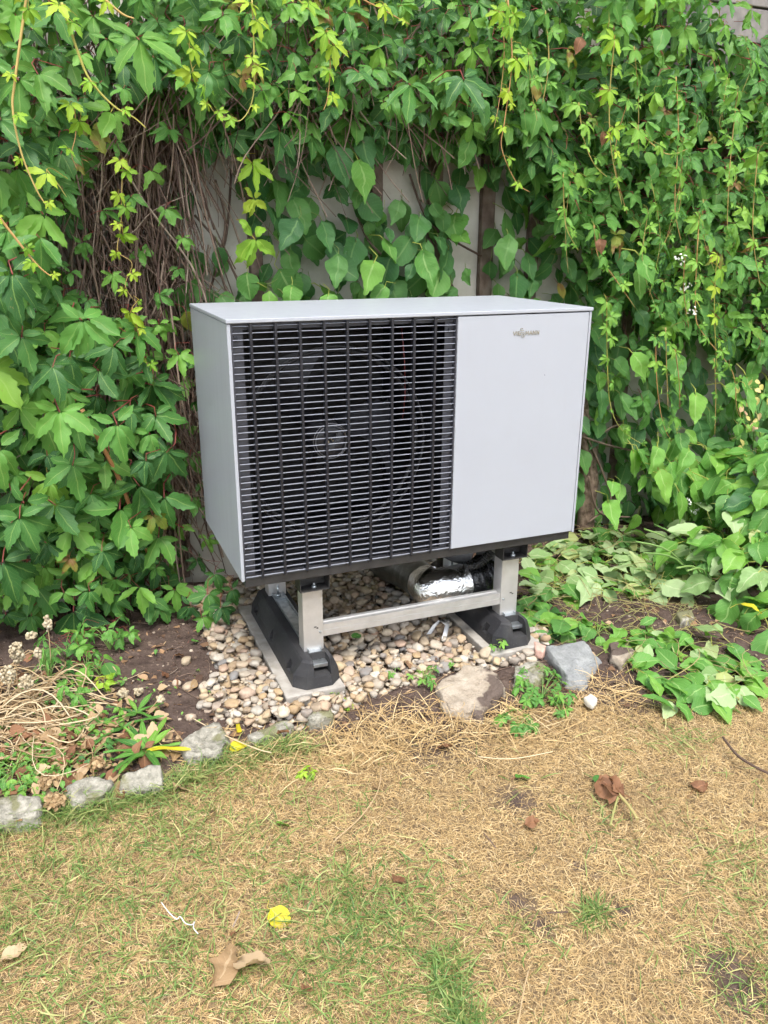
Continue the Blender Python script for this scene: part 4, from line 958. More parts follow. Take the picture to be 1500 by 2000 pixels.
# rhododendron-like whorl and flowering shrub
v8 = Vine('evergreen_shrub', tuple(at_z(1445, 1050, 0)), 'whorl of dark leathery evergreen leaves below the flowering shrub at the right', 'shrub')
c8 = at_y(1452, 945, 0.42)
for k in range(11):
    a = 2 * math.pi * k / 11 + R_.normal(0, .1)
    d = np.array([math.cos(a), -.35, .75 * math.sin(a)])
    obj_at('leaf', LM(LAN, k % 6, M['rhodo']), frame((0.0 + .3 * math.cos(a), -1, .6 + .2 * math.sin(a)), d, .15, c8 + d * .008), v8.e).scale.x *= 2.0
MB().tube(bend([tuple(at_z(1448, 1045, 0)), tuple(c8 + np.array([.02, .08, -.15])), tuple(c8)], 5), .006, 7).build('stem', M['stem'], v8.e)
v8.finish()
v9 = Vine('flowering_shrub', (2.55, 0.55, 0), 'loose shrub with yellowish pink bracts at the right edge', 'shrub')
for _ in range(150):
    u, v = R_.uniform(1425, 1600), R_.uniform(735, 980); y = R_.uniform(.45, .65)
    if u < 1425 + 60 * abs(v - 840) / 120 * R_.random(): continue
    p = at_y(u, v, y); t = R_.random()
    mt = M['flower_yellow'] if (t < .55 and v < 900) else M['ovate_light']
    v9.leaf(RND, mt, wall_leaf(p, R_.uniform(.02, .042) * (1.0 if mt is M['flower_yellow'] else 1.2), R_, .6, .5, .9))
for k in range(9):
    p0 = at_z(1480 + k * 8, 1010, 0); p1 = at_y(1440 + k * 18, 760 + 20 * (k % 3), .55)
    MB().tube(bend([tuple(p0), tuple((p0 + p1) / 2 + R_.normal(0, .03, 3)), tuple(p1)], 5), .003, 6).build('stem', M['green_stalk'], v9.e)
v9.finish()

# ------------------------------------------------------------------ gravel bed of river pebbles
GP = [(-0.05, 0.90), (-0.04, 0.70), (-0.045, 0.50), (-0.06, 0.33), (-0.04, 0.22), (-0.12, 0.12), (-0.13, 0.02), (-0.08, -0.07), (0.02, -0.125), (0.12, -0.155), (0.21, -0.16), (0.30, -0.115),
      (0.41, -0.075), (0.55, -0.075), (0.667, -0.06), (0.80, -0.08), (0.95, -0.09), (1.06, -0.02), (1.10, 0.06), (1.08, 0.25), (1.05, 0.5), (1.0, 0.90)]
def peb_geo(seed):
    r = np.random.default_rng(seed); bm = bmesh.new(); bmesh.ops.create_icosphere(bm, subdivisions=2, radius=1.0)
    o = Vector(r.uniform(-50, 50, 3)); e = r.uniform(0.6, 0.95)
    V = []
    for v in bm.verts:
        c = v.co; k = 1 + 0.45 * noise.noise(c * 0.85 + o) + 0.24 * noise.noise(c * 2.0 + o)
        c2 = Vector([math.copysign(abs(q) ** e, q) for q in c]); V.append(c2 * k)
    F = [tuple(v.index for v in f.verts) for f in bm.faces]; bm.free()
    return np.array([tuple(v) for v in V]), FA(F), None
PEB = [peb_geo(i) for i in range(14)]
res = 0.005; X0, Y0 = -0.22, -0.22; NXg, NYg = int(1.40 / res), int(1.2 / res)
hm = np.zeros((NXg, NYg)); 
for i in range(NXg):
    for j in range(NYg): hm[i, j] = -0.022
for (xa, xb) in ((0.105, 0.297), (0.815, 1.02)):
    hm[int((xa - X0) / res):int((xb - X0) / res), int((-0.051 - Y0) / res):int((0.64 - Y0) / res)] = 0.5
def fits(x, y, a, b, c, th):
    rr = int(a / res) + 1; i0, j0 = int((x - X0) / res), int((y - Y0) / res)
    if i0 - rr < 0 or j0 - rr < 0 or i0 + rr + 1 > NXg or j0 + rr + 1 > NYg: return None
    ii, jj = np.mgrid[-rr:rr + 1, -rr:rr + 1] * res; ct, st_ = math.cos(th), math.sin(th)
    q = ((ii * ct + jj * st_) / a) ** 2 + ((-ii * st_ + jj * ct) / b) ** 2
    m = q < 0.92; e = np.sqrt(np.clip(1 - q, 0, 1)) * c
    sub = hm[i0 - rr:i0 + rr + 1, j0 - rr:j0 + rr + 1]
    zc = np.max(np.where(m, sub + e, -9)) ; return zc, (i0, j0, rr, m, e)
pebs = []
for k in range(6200):
    big = R_.random()
    a = 0.0075 + 0.0125 * big ** 1.4 + (0.008 if R_.random() < .04 else 0)
    if k > 4200: a = R_.uniform(.0028, .0065)
    b = a * R_.uniform(.62, .95); c = b * R_.uniform(.55, .85)
    best = None
    for _ in range(7):
        x, y = R_.uniform(-0.19, 1.12), R_.uniform(-0.19, 0.92)
        if not inside(GP, x, y): continue
        th = R_.uniform(0, 3.14); f = fits(x, y, a, b, c, th)
        if f and (best is None or f[0] < best[0]): best = (f[0], x, y, th, f[1])
    if best is None or best[0] > (0.045 if k < 4200 else 0.03): continue
    zc, x, y, th, (i0, j0, rr, m, e) = best
    zc -= c * 0.28
    sub = hm[i0 - rr:i0 + rr + 1, j0 - rr:j0 + rr + 1]; sub[:] = np.where(m, np.maximum(sub, zc + e), sub)
    pebs.append((x, y, zc, a, b, c, th))
# strays on the soil
for (u, v, a) in ((368, 1338, .022), (363, 1292, .018), (345, 1330, .014), (395, 1375, .018), (440, 1425, .012), (372, 1397, .016)):
    p = at_z(u, v, .01); pebs.append((p[0], p[1], ground_h(p[0], p[1]) + .008, a, a * .8, a * .65, R_.uniform(0, 3)))
gb = empty('gravel_bed', (0.45, 0.2, 0)); tag(gb, kind='structure')
def peb_M(q):
    x, y, z, a, b, c, th = q; t1, t2 = R_.normal(0, .16), R_.normal(0, .16)
    Rm_ = Matrix.Translation((x, y, z)) @ Matrix.Rotation(th, 4, 'Z') @ Matrix.Rotation(t1, 4, 'X') @ Matrix.Rotation(t2, 4, 'Y') @ Matrix.Diagonal((a * 1.06, b * 1.06, c * 1.08, 1))
    return np.array(Rm_)
def vis(q):
    p = np.array(q[:3]); s_ = -q[3] * q[4] / np.sum((p - CAM) ** 2) - 0.000012 * (q[2] / .02)
    if p[1] > .35 or (0.1 < p[0] < 1.03 and p[1] > .22): s_ *= 0.5
    return s_
pebs.sort(key=vis)
PM = [to_mesh('pebble', g[0], g[1], None, M['pebble']) for g in PEB]
for q in pebs[:300]: obj_at('pebble', random.choice(PM), peb_M(q), gb)
tag(join('gravel', [(*random.choice(PEB), peb_M(q), random.random()) for q in pebs[300:]], M['pebble'], gb), kind='stuff')

# ------------------------------------------------------------------ edging rocks
def rock(name, label, pts, mat, seed, cuts=4, amt=0.006, group=None, cat='rock', z0=None):
    """pts: footprint/top outline points (x, y, z) whose hull makes the stone"""
    bm = bmesh.new()
    for p in pts: bm.verts.new(p)
    bmesh.ops.convex_hull(bm, input=list(bm.verts)); 
    for v in [v for v in bm.verts if not v.link_faces]: bm.verts.remove(v)
    bmesh.ops.bevel(bm, geom=list(bm.edges), offset=0.006, segments=2, profile=0.6, affect='EDGES', clamp_overlap=True)
    bmesh.ops.triangulate(bm, faces=list(bm.faces))
    for _ in range(3):
        lg = [e for e in bm.edges if e.calc_length() > 0.014]
        if lg: bmesh.ops.subdivide_edges(bm, edges=lg, cuts=1, use_grid_fill=True)
        bmesh.ops.triangulate(bm, faces=list(bm.faces))
    o_ = Vector((seed * 3.1, seed * 1.7, seed))
    bm.normal_update()
    for v in bm.verts:
        v.co += v.normal * (1.6 * amt * noise.noise(v.co * 20 + o_) + amt * .8 * noise.noise(v.co * 55 + o_) + amt * .35 * noise.noise(v.co * 140 + o_))
    me = bpy.data.meshes.new(name); bm.to_mesh(me); bm.free(); me.polygons.foreach_set('use_smooth', [True] * len(me.polygons))
    o = mesh_obj(name, me, M[mat]); tag(o, label, cat, group); return o
def slab_pts(px_top, zt, zb=-0.03, grow=0.012, tops=None):
    if px_top[0][0] < 500: zt *= .6
    zt *= .75; tops = [t * .8 for t in tops] if tops else None
    if px_top[0][0] < 500: px_top = [(u, v - 10) for u, v in px_top]
    """px outline of the visible top face -> world points at height zt (or per-point heights), plus the buried base"""
    T = [at_z(u, v, (tops[i] if tops else zt)) for i, (u, v) in enumerate(px_top)]; c = np.mean(T, 0)
    B = [np.array([p[0] + (p[0] - c[0]) * .1, p[1] + (p[1] - c[1]) * .1, zb]) for p in T]
    return [tuple(p) for p in T + B]
GRK = 'rocks edging the bed'
rock('edging_rock', 'grey angular slate slab right of the right rubber foot', slab_pts([(1066, 1262), (1140, 1250), (1175, 1290), (1142, 1336), (1108, 1318)], .05, -.03, tops=[.05, .038, .004, .0, .034]), 'rock_grey', 1, amt=.004, group=GRK)
rock('edging_rock', 'big tan rock smeared with dark soil in front of the gravel', slab_pts([(852, 1335), (905, 1300), (975, 1312), (982, 1345), (940, 1395), (880, 1385)], .05, -.03, tops=[.04, .055, .05, .03, .012, .012]), 'rock_tan', 2, amt=.009, group=GRK)
rock('edging_rock', 'small grey-brown rock between the big tan rock and the slate', slab_pts([(1005, 1298), (1050, 1288), (1066, 1310), (1050, 1330), (1005, 1318)], .04, -.03), 'rock_moss', 3, amt=.007, group=GRK)
rock('edging_rock', 'pale block of granite on the lawn edge below the strappy plant', slab_pts([(238, 1522), (312, 1503), (318, 1545), (300, 1552), (240, 1556)], .05, -.03, tops=[.045, .05, .010, .006, .010]), 'rock_moss', 4, amt=.006, group=GRK)
rock('edging_rock', 'low mossy stone half sunk in the lawn edge beside dried flower heads', slab_pts([(125, 1540), (180, 1528), (215, 1535), (205, 1560), (140, 1575)], .035, -.03), 'rock_moss', 5, amt=.008, group=GRK)
rock('edging_rock', 'mossy stone in the grass at the left edge', slab_pts([(-30, 1572), (40, 1560), (75, 1572), (72, 1598), (0, 1612), (-30, 1600)], .045, -.03), 'rock_moss', 6, amt=.008, group=GRK)
rock('edging_rock', 'pale lumpy stone at the bed edge below the gravel corner', slab_pts([(352, 1462), (395, 1430), (425, 1425), (445, 1455), (425, 1478), (370, 1485)], .04, -.03), 'rock_moss', 7, amt=.01, group=GRK)
rock('edging_rock', 'flat grey stone sunk in soil below the gravel', slab_pts([(480, 1445), (560, 1415), (575, 1424), (500, 1455)], .022, -.03), 'rock_moss', 8, amt=.005, group=GRK)
rock('edging_rock', 'flat greyish stone at the front edge of the gravel by the slab', slab_pts([(595, 1392), (640, 1384), (652, 1396), (605, 1404)], .028, -.03), 'rock_moss', 9, amt=.005, group=GRK)
rock('stone', 'small white stone on the lawn edge below the slate slab', slab_pts([(1140, 1362), (1155, 1354), (1166, 1364), (1158, 1374)], .02, -.01), 'rock_white', 10, amt=.004, cat='stone')
rock('stone', 'pink pointed shard beside the right concrete slab', slab_pts([(1042, 1250), (1068, 1262), (1060, 1272), (1046, 1268)], .045, -.0), 'rock_pink', 11, amt=.002, cat='stone')
rock('stone', 'brownish stone among wilted leaves right of the slate slab', slab_pts([(1190, 1255), (1225, 1248), (1240, 1270), (1215, 1290), (1195, 1280)], .04, -.02), 'rock_tan', 12, amt=.006, cat='stone')
rock('stone', 'grey stone half hidden under leaf stalks right of the unit', slab_pts([(1320, 1195), (1350, 1190), (1360, 1205), (1330, 1212)], .04, -.01), 'rock_moss', 13, amt=.004, cat='stone')

# ------------------------------------------------------------------ lawn: blades of grass
def blades(name, label, pts, length, width, flat, mat, up_j=0.3, seed=0, cat='grass', S=4):
    r = np.random.default_rng(seed); n = len(pts)
    az = r.uniform(0, 2 * np.pi, n); L = r.uniform(length[0], length[1], n); el = np.clip(r.normal(flat, up_j, n), 0.02, 1.45)
    cv = r.normal(0, 0.9, n); wd_ = r.uniform(width[0], width[1], n)
    P = np.zeros((n, S, 3)); P[:, 0] = pts
    for k in range(1, S):
        t = (k - .5) / (S - 1); a = az + cv * t * .9; e = el * (1 - 1.1 * t) ; seg = L / (S - 1)
        P[:, k, 0] = P[:, k - 1, 0] + seg * np.cos(a) * np.cos(e); P[:, k, 1] = P[:, k - 1, 1] + seg * np.sin(a) * np.cos(e); P[:, k, 2] = P[:, k - 1, 2] + seg * np.sin(e)
    P[:, :, 2] = np.maximum(P[:, :, 2], P[:, :1, 2] - 0.002)
    T = np.zeros_like(P); T[:, :-1] = P[:, 1:] - P[:, :-1]; T[:, -1] = T[:, -2]
    tw = r.uniform(-.9, .9, n)[:, None]
    side = np.stack([-T[:, :, 1], T[:, :, 0], np.zeros_like(T[:, :, 0])], -1); side /= (np.linalg.norm(side, axis=-1, keepdims=True) + 1e-9)
    side[:, :, 2] = tw; side /= np.linalg.norm(side, axis=-1, keepdims=True)
    wk = np.array([.8, 1, .75, .12] if S == 4 else [.85, 1, .15])[None, :, None] * wd_[:, None, None]
    V = np.stack([P - side * wk, P + side * wk], 2).reshape(n, S * 2, 3)
    base = (np.arange(n) * S * 2)[:, None, None]
    q = np.array([[2 * k, 2 * k + 1, 2 * k + 3, 2 * k + 2] for k in range(S - 1)])[None]
    LI = (base + q).reshape(-1); nf = n * (S - 1)
    me = bpy.data.meshes.new(name); me.vertices.add(n * S * 2); me.vertices.foreach_set('co', V.reshape(-1).astype(np.float32))
    me.loops.add(len(LI)); me.loops.foreach_set('vertex_index', LI.astype(np.int32)); me.polygons.add(nf)
    me.polygons.foreach_set('loop_start', (np.arange(nf) * 4).astype(np.int32)); me.polygons.foreach_set('use_smooth', np.ones(nf, bool))
    a_ = me.attributes.new('rnd', 'FLOAT', 'POINT'); a_.data.foreach_set('value', np.repeat(r.random(n), S * 2).astype(np.float32))
    me.update(calc_edges=True)
    return tag(mesh_obj(name, me, mat), label, cat, kind='stuff')
def np_h(x, y):
    ix = np.clip((x + 1.5) / .0125, 0, 380); iy = np.clip((y + 1.9) / .0125, 0, 237); i = ix.astype(int); j = iy.astype(int); fx = ix - i; fy = iy - j
    Zg = np.array([p[2] for p in GV]).reshape(ny, nx); i = i + 7; j = j + 7
    return (Zg[j, i] * (1 - fx) + Zg[j, i + 1] * fx) * (1 - fy) + (Zg[j + 1, i] * (1 - fx) + Zg[j + 1, i + 1] * fx) * fy
def lawn_pts(n, seed, over=0.0, f=None, xr=(-1.25, 2.3), yr=(-1.75, -0.14)):
    r = np.random.default_rng(seed); x = r.uniform(*xr, n); y = r.uniform(*yr, n)
    k = y < lawn_edge(x) + over + r.normal(0, .03, n)
    x, y = x[k], y[k]
    if f is not None:
        p = f(x, y); k = r.random(len(x)) < p; x, y = x[k], y[k]
    return np.c_[x, y, np_h(x, y) + 0.001]
def sm(x, y, s, o): return np.array([noise.noise(Vector((a * s + o, b * s, o))) for a, b in zip(x, y)])
bare = BARE
def dry_f(x, y):
    p = np.ones(len(x)) * .95
    for bx_, by_, br_ in bare: p *= 1 - .97 * np.exp(-((x - bx_) ** 2 + (y - by_) ** 2) / (br_ * br_ * 1.2))
    return p
greenc = [tuple(at_z(u, v)[:2]) + (r_, a_) for (u, v, r_, a_) in ((640, 1740, .10, .9), (780, 1800, .14, .7), (850, 1880, .07, 1), (900, 1975, .07, 1), (1160, 1775, .035, 1), (1020, 1820, .06, .6), (100, 1680, .30, .5), (280, 1620, .18, .75), (380, 1540, .13, .6), (60, 1800, .2, .55), (600, 1900, .16, .5), (250, 1900, .2, .3), (430, 1490, .09, .8), (500, 1700, .25, .22),
                                                           (1480, 1700, .12, .5), (1460, 1860, .15, .45), (1330, 1440, .1, .35), (1150, 1580, .07, .35), (1300, 1620, .2, .12), (680, 1950, .15, .6), (350, 1830, .1, .4))]
def green_f(x, y):
    p = np.zeros(len(x))
    for cx, cy, r_, a_ in greenc: p = np.maximum(p, a_ * np.exp(-((x - cx) ** 2 + (y - cy) ** 2) / (r_ * r_)))
    n_ = sm(x, y, 13, 2.0) * .5 + .55
    left = np.clip((.35 - x) / .8, 0, 1) * .3
    return np.clip((p + left) * (0.15 + 1.3 * n_ ** 1.5), 0.012, 1)
blades('dry_grass', 'flattened straw-coloured dry lawn grass', lawn_pts(330000, 1, .015, dry_f), (.009, .034), (.00032, .00075), .28, M['straw'], .32, 1, S=3)
blades('dry_grass', 'longer loose straw lying on the lawn', lawn_pts(2200, 2, .04, dry_f), (.04, .10), (.0005, .001), .12, M['straw'], .15, 2)
blades('green_grass', 'sparse green grass tufts in the dry lawn', lawn_pts(95000, 3, .02, green_f), (.025, .07), (.0006, .0015), .6, M['grass'], .35, 3)
# rough straw fringe between rocks and lawn
fr = []
r5 = np.random.default_rng(5)
for (u, v, su, sv, n_) in ((780, 1410, 70, 24, 300), (720, 1445, 60, 22, 230), (1000, 1395, 60, 20, 420), (640, 1445, 60, 18, 180), (900, 1430, 60, 18, 220), (1190, 1350, 30, 15, 180), (480, 1475, 60, 18, 200)):
    for _ in range(n_):
        p = at_z(r5.normal(u, su), r5.normal(v, sv)); fr.append((p[0], p[1], ground_h(p[0], p[1]) + .002))
blades('dry_grass', 'tangled long straw around the rocks in front of the gravel', np.array(fr), (.05, .14), (.0007, .0014), .35, M['straw'], .3, 6)

fr = []
for _ in range(1500):
    x = r5.uniform(-.75, .12); y = float(lawn_edge(x)) - abs(r5.normal(0.0, .03)) - .01; fr.append((x, y, ground_h(x, y)))
blades('green_grass', 'taller grass growing up against the edging stones at the left', np.array(fr), (.04, .09), (.0006, .0013), .9, M['grass'], .3, 8)
fr = [(q[0], q[1], ground_h(q[0], q[1])) for q in (at_z(r5.normal(1160, 15), r5.normal(1776, 11)) for _ in range(150))] + [(q[0], q[1], ground_h(q[0], q[1])) for q in (at_z(r5.normal(860 + 50 * t, 18), 1850 + 160 * t) for t in r5.random(420))] + [(q[0], q[1], ground_h(q[0], q[1])) for q in (at_z(r5.normal(700, 70), r5.normal(1790, 60)) for _ in range(500))]
blades('green_grass', 'darker green grass tufts in the foreground lawn', np.array(fr), (.025, .065), (.0008, .0016), .5, M['grass_dark'], .4, 9)

# ------------------------------------------------------------------ soil litter
it = []
for _ in range(2600):
    x, y = R_.uniform(-1.2, 2.2), R_.uniform(-.5, .95)
    if y < lawn_edge(x) - .03: continue
    if -.05 < x < 1.05 and y > -.04 and R_.random() < .88: continue
    if (.1 < x < .3 or .81 < x < 1.03) and y > -.06: continue
    g = random.choice(OVA_LO) if R_.random() < .3 else random.choice(LAN); s_ = R_.uniform(.008, .035); zz = ground_h(x, y) + .004
    if inside(GP, x, y): zz = max(zz, min(.06, hm[int((x - X0) / res), int((y - Y0) / res)] + .003))
    it.append((g[0], g[1], g[2], frame((R_.normal(0, .4), R_.normal(0, .4), 1), (R_.normal(), R_.normal(), 0), s_, (x, y, zz)), random.random()))
tag(join('leaf_litter', it, M['litter']), 'brown bits of dead leaves and bark lying on the soil', 'litter', kind='stuff')
lst = []
for _ in range(420):
    x, y = R_.uniform(-1.0, 2.0), R_.uniform(-.5, .9)
    if y < lawn_edge(x) - .06: continue
    if -.05 < x < 1.05 and y > -.04 and R_.random() < .96: continue
    a = R_.uniform(0, 6.28); L = R_.uniform(.02, .12); cu = R_.normal(0, .015)
    lst.append(([(x + L * t * math.cos(a) + cu * math.sin(3 * t), y + L * t * math.sin(a), ground_h(x, y) + .006 + .004 * math.sin(3 * t)) for t in np.linspace(0, 1, 4)], R_.uniform(.0006, .0016)))
tag(tubes('twig_litter', lst, M['stem']), 'thin brown twigs scattered over the soil of the bed', 'twigs', kind='stuff')

# ------------------------------------------------------------------ left bed: plants, dried flowers, dead stalks
lst = []
for k in range(115):
    s0 = at_z(R_.normal(-25, 50), R_.normal(1415, 34), 0); ang = R_.normal(-0.2, .6); L = R_.uniform(.1, .38) * (1 if R_.random() < .7 else .6)
    cu = R_.normal(0, .12); h = abs(R_.normal(.03, .025))
    lst.append(([(s0[0] + L * t * math.cos(ang) - cu * math.sin(3 * t) * math.sin(ang), s0[1] + L * t * math.sin(ang) + cu * math.sin(3 * t) * math.cos(ang), ground_h(s0[0], s0[1]) + .008 + h * math.sin(math.pi * min(1, t * .9 + .15))) for t in np.linspace(0, 1, 9)], R_.uniform(.0009, .0026)))
tag(tubes('dead_stalks', lst, M['dead_stalk']), 'bleached tangle of dead flower stalks at the left edge of the bed', 'stalks', kind='stuff')
it = []; it2 = []; it3 = []; it4 = []
for _ in range(520):
    p = at_z(R_.normal(110, 95), R_.normal(1440, 60), 0)
    if p[1] < lawn_edge(p[0]) + .01: continue
    g = random.choice(OVA_LO); n_ = (R_.normal(0, .5), R_.normal(-.2, .5), 1); d_ = (R_.normal(), R_.normal(), R_.normal(0, .3)); q = (p[0], p[1], ground_h(p[0], p[1]) + R_.uniform(.004, .02))
    (it if R_.random() < .72 else it2).append((g[0], g[1], g[2], frame(n_, d_, R_.uniform(.012, .05), q), random.random()))
tag(join('dead_leaves', it, M['dryleaf']), 'layer of small dry tan leaves between the dead stalks in the left bed', 'leaf litter', kind='stuff')
tag(join('dead_leaves', it2, M['rustleaf']), 'scattered rusty leaf scraps in the left bed', 'leaf litter', kind='stuff')
for _ in range(620):
    u, v = (R_.normal(60, 60), R_.normal(1500, 28)) if R_.random() < .45 else (R_.normal(150, 90), R_.normal(1390, 75))
    p = at_z(u, v, 0)
    if p[1] < lawn_edge(p[0]) + .005 or p[1] > .45: continue
    g = random.choice(OVA_LO); a = R_.uniform(0, 6.28); q = (p[0], p[1], ground_h(p[0], p[1]) + R_.uniform(.006, .03))
    it3.append((g[0], g[1], g[2], frame((.5 * math.cos(a), .5 * math.sin(a) - .2, 1), (math.cos(a), math.sin(a), -.1), R_.uniform(.008, .022), q), random.random()))
tag(join('ground_cover', it3, M['ovate_light']), 'tiny-leaved green ground cover between the stones and dead stalks', 'ground cover', kind='stuff')
for _ in range(5200):
    x, y = R_.uniform(-1.1, 1.9), R_.uniform(-.5, .95)
    if y < lawn_edge(x) - .05 or (-.03 < x < 1.02 and y > -.03): continue
    g = PEB[_ % 14]; r_ = abs(R_.normal(.0016, .0013)) + .0009
    it4.append((g[0], g[1], None, np.array(Matrix.Translation((x, y, ground_h(x, y) + r_ * .3)) @ Matrix.Diagonal((r_ * 1.2, r_, r_ * .8, 1))), random.random()))
M['crumb'] = rnd_mat('soil_crumb', [(0.0, (0.05, 0.032, 0.025)), (0.6, (0.11, 0.075, 0.058)), (0.93, (0.2, 0.15, 0.115)), (1.0, (0.45, 0.38, 0.3))], 0.95, namt=0, bstr=0, spec=.1)
tag(join('soil_crumbs', it4, M['crumb']), 'dark crumbs of soil and grit over the bed', 'soil', kind='stuff')
def plant(name, label, u, v, spec, cat='plant', group=None, z=None):
    b = at_z(u, v, 0.0); b[2] = ground_h(b[0], b[1]); e = empty(name, tuple(b)); tag(e, label, cat, group); return e, b
def leafy(name, label, u, v, n, h, geo, mat, szr, spread=.05, stemmat='green_stalk', group=None, cat='plant', up=.7):
    e, b = plant(name, label, u, v, None, cat, group)
    for k in range(n):
        a = 2 * math.pi * k / n + R_.normal(0, .4); hh_ = h * R_.uniform(.45, 1.0); q = spread * R_.uniform(.3, 1)
        tip = b + np.array([q * math.cos(a), q * math.sin(a), hh_])
        MB().tube(bend([tuple(b + np.array([0, 0, -.004])), tuple(b + np.array([.35 * q * math.cos(a), .35 * q * math.sin(a), hh_ * .7])), tuple(tip)], 4), .0013, 5).build('stem', M[stemmat], e)
        obj_at('leaf', LM(geo, random.randrange(len(geo)), M[mat]), frame((.5 * math.cos(a), .5 * math.sin(a) - .35, up), (math.cos(a), math.sin(a) - .3, -.25), R_.uniform(*szr), tip), e)
    return e
GS = 'creeper seedlings in the left bed'
leafy('creeper_seedling', 'bright five-leaved creeper seedling above the dead stalk tangle', 142, 1385, 2, .09, CRE, 'ovate_light', (.05, .06), .02, group=GS)
leafy('creeper_seedling', 'lime creeper seedling with rounded leaves on bare soil', 205, 1350, 4, .07, CRE, 'lime', (.035, .045), .04, group=GS)
leafy('creeper_seedling', 'clump of mid-green creeper seedlings at the foot of the left vine', 215, 1270, 9, .11, CRE, 'creeper_light', (.04, .06), .09, group=GS)
leafy('creeper_seedling', 'creeper seedling spreading behind the dried cream flower spike', 130, 1290, 8, .09, CRE, 'creeper_light', (.045, .06), .10, group=GS)
leafy('creeper_seedling', 'dark green seedling between stalk tangle and soil patch', 170, 1310, 7, .07, CRE, 'creeper', (.035, .05), .07, group=GS)
leafy('weed', 'feathery bright green upright weed beside the cream flower spikes', 100, 1345, 12, .16, LAN, 'ovate_light', (.03, .05), .04)
leafy('weed', 'low patch of small green leaves left of the edging stones', 30, 1510, 16, .03, RND, 'ovate_light', (.018, .03), .10)
leafy('weed', 'small round-leaved weed amid dead stalks', 170, 1425, 10, .03, RND, 'ovate_light', (.02, .03), .07)
leafy('weed', 'small weed with spotted leaves below the dry brown leaf', 180, 1480, 9, .03, RND, 'ovate', (.02, .032), .06)
leafy('weed', 'weed rosette of broad leaves behind the lime seedling', 195, 1320, 6, .05, RND, 'creeper_light', (.04, .055), .05)
leafy('weed', 'leaf pair sprouting beside the dried brown flower heads', 60, 1530, 7, .03, OVA, 'ovate_light', (.03, .045), .08)
for nm, lab, u, v, n, hh_, yl in (('strappy_plant', 'strappy plant with long green and yellow leaves above the granite block', 285, 1470, 15, .15, 1), ('strappy_plant', 'small strappy rosette near the dried flower heads', 268, 1395, 7, .10, 0), ('strappy_plant', 'strappy sprout with long flat leaves behind the yellow-leaved plant', 240, 1420, 5, .13, 0)):
    e, b = plant(nm, lab, u, v, None, 'plant', 'strappy plants')
    for k in range(n):
        a = 2 * math.pi * k / n + R_.normal(0, .25); d = np.array([math.cos(a), math.sin(a), R_.uniform(.1, .8)]); L = hh_ * R_.uniform(.6, 1.0)
        o = obj_at('leaf', LM(LAN, k % 6, M['yellowleaf'] if k < yl and k % 2 == 0 else M['ovate_light'] if k % 3 else M['creeper']), frame((-.4 * math.cos(a), -.4 * math.sin(a), 1), d, L, b + np.array([0, 0, .005])), e)
# dried flower spikes
def flower_spike(label, px, heads, mat='flower', y=None):
    b = at_z(*px[0], 0.0); e = empty('dried_flower', tuple(b)); tag(e, label, 'dried flower', 'dried flower heads')
    base_y = b[1]; P = [b] + [at_y(u, v, base_y - .01) for u, v in px[1:]]
    MB().tube(bend([tuple(p) for p in P], 6), .0016, 5).build('stem', M['dead_stalk'], e)
    for (u, v, ru, rv, n) in heads:
        c = at_y(u, v, base_y - .012); it = []
        for _ in range(n):
            d = R_.normal(0, 1, 3); d /= np.linalg.norm(d); q = c + d * np.array([ru, ru, rv]) * R_.random() ** .4
            g = random.choice(PEB); it.append((g[0], g[1], None, frame(R_.normal(0, 1, 3), R_.normal(0, 1, 3), R_.uniform(.003, .0052), q), random.random()))
        join('flower_head', it, M[mat], e)
flower_spike('cream dried flower spike standing tallest below the left vine', [(100, 1330), (98, 1270), (93, 1215)], [(93, 1218, .012, .028, 60)])
flower_spike('cream dried flower spike leaning beside the dark seedling leaves', [(35, 1350), (32, 1300), (34, 1270)], [(34, 1275, .022, .036, 110), (60, 1240, .016, .012, 40)])
flower_spike('cream dried flower cluster at the left edge of the picture', [(25, 1390), (15, 1340), (12, 1310)], [(15, 1318, .022, .03, 80)])
flower_spike('fluffy pale seed head above the dead stalk tangle', [(70, 1390), (55, 1350), (52, 1332)], [(52, 1332, .02, .022, 90)])
flower_spike('small cream dried cluster beside the feathery weed', [(90, 1350), (78, 1300), (75, 1275)], [(75, 1275, .012, .016, 40)])
flower_spike('dry tan flower tip lying on the soil near the lime seedling', [(130, 1385), (190, 1362), (235, 1352)], [(240, 1353, .016, .012, 50), (270, 1350, .014, .014, 40)])
flower_spike('small dry cream seed cluster on bare soil left of the gravel', [(285, 1395), (305, 1372), (312, 1365)], [(312, 1365, .012, .01, 36)])
def brown_head(label, u, v, r_, n):
    c = at_z(u, v, r_ * .7); it = []
    for _ in range(n):
        d = R_.normal(0, 1, 3); d /= np.linalg.norm(d); d[2] = abs(d[2]) * .9; q = c + d * r_ * R_.uniform(.75, 1.05)
        g = random.choice(RND); it.append((g[0], g[1], g[2], frame(d + R_.normal(0, .5, 3), R_.normal(0, 1, 3), R_.uniform(.008, .014), q), random.random()))
    o = join('dried_flower', it, M['flower_brown']); tag(o, label, 'dried flower', 'dried flower heads')
brown_head('crumbly brown dried flower head against the low mossy stone', 108, 1568, .022, 130)
brown_head('tan dried flower head above the brown one on the stones', 95, 1530, .025, 130)
brown_head('pale dried flower head among leaves above the granite block', 190, 1495, .022, 90)

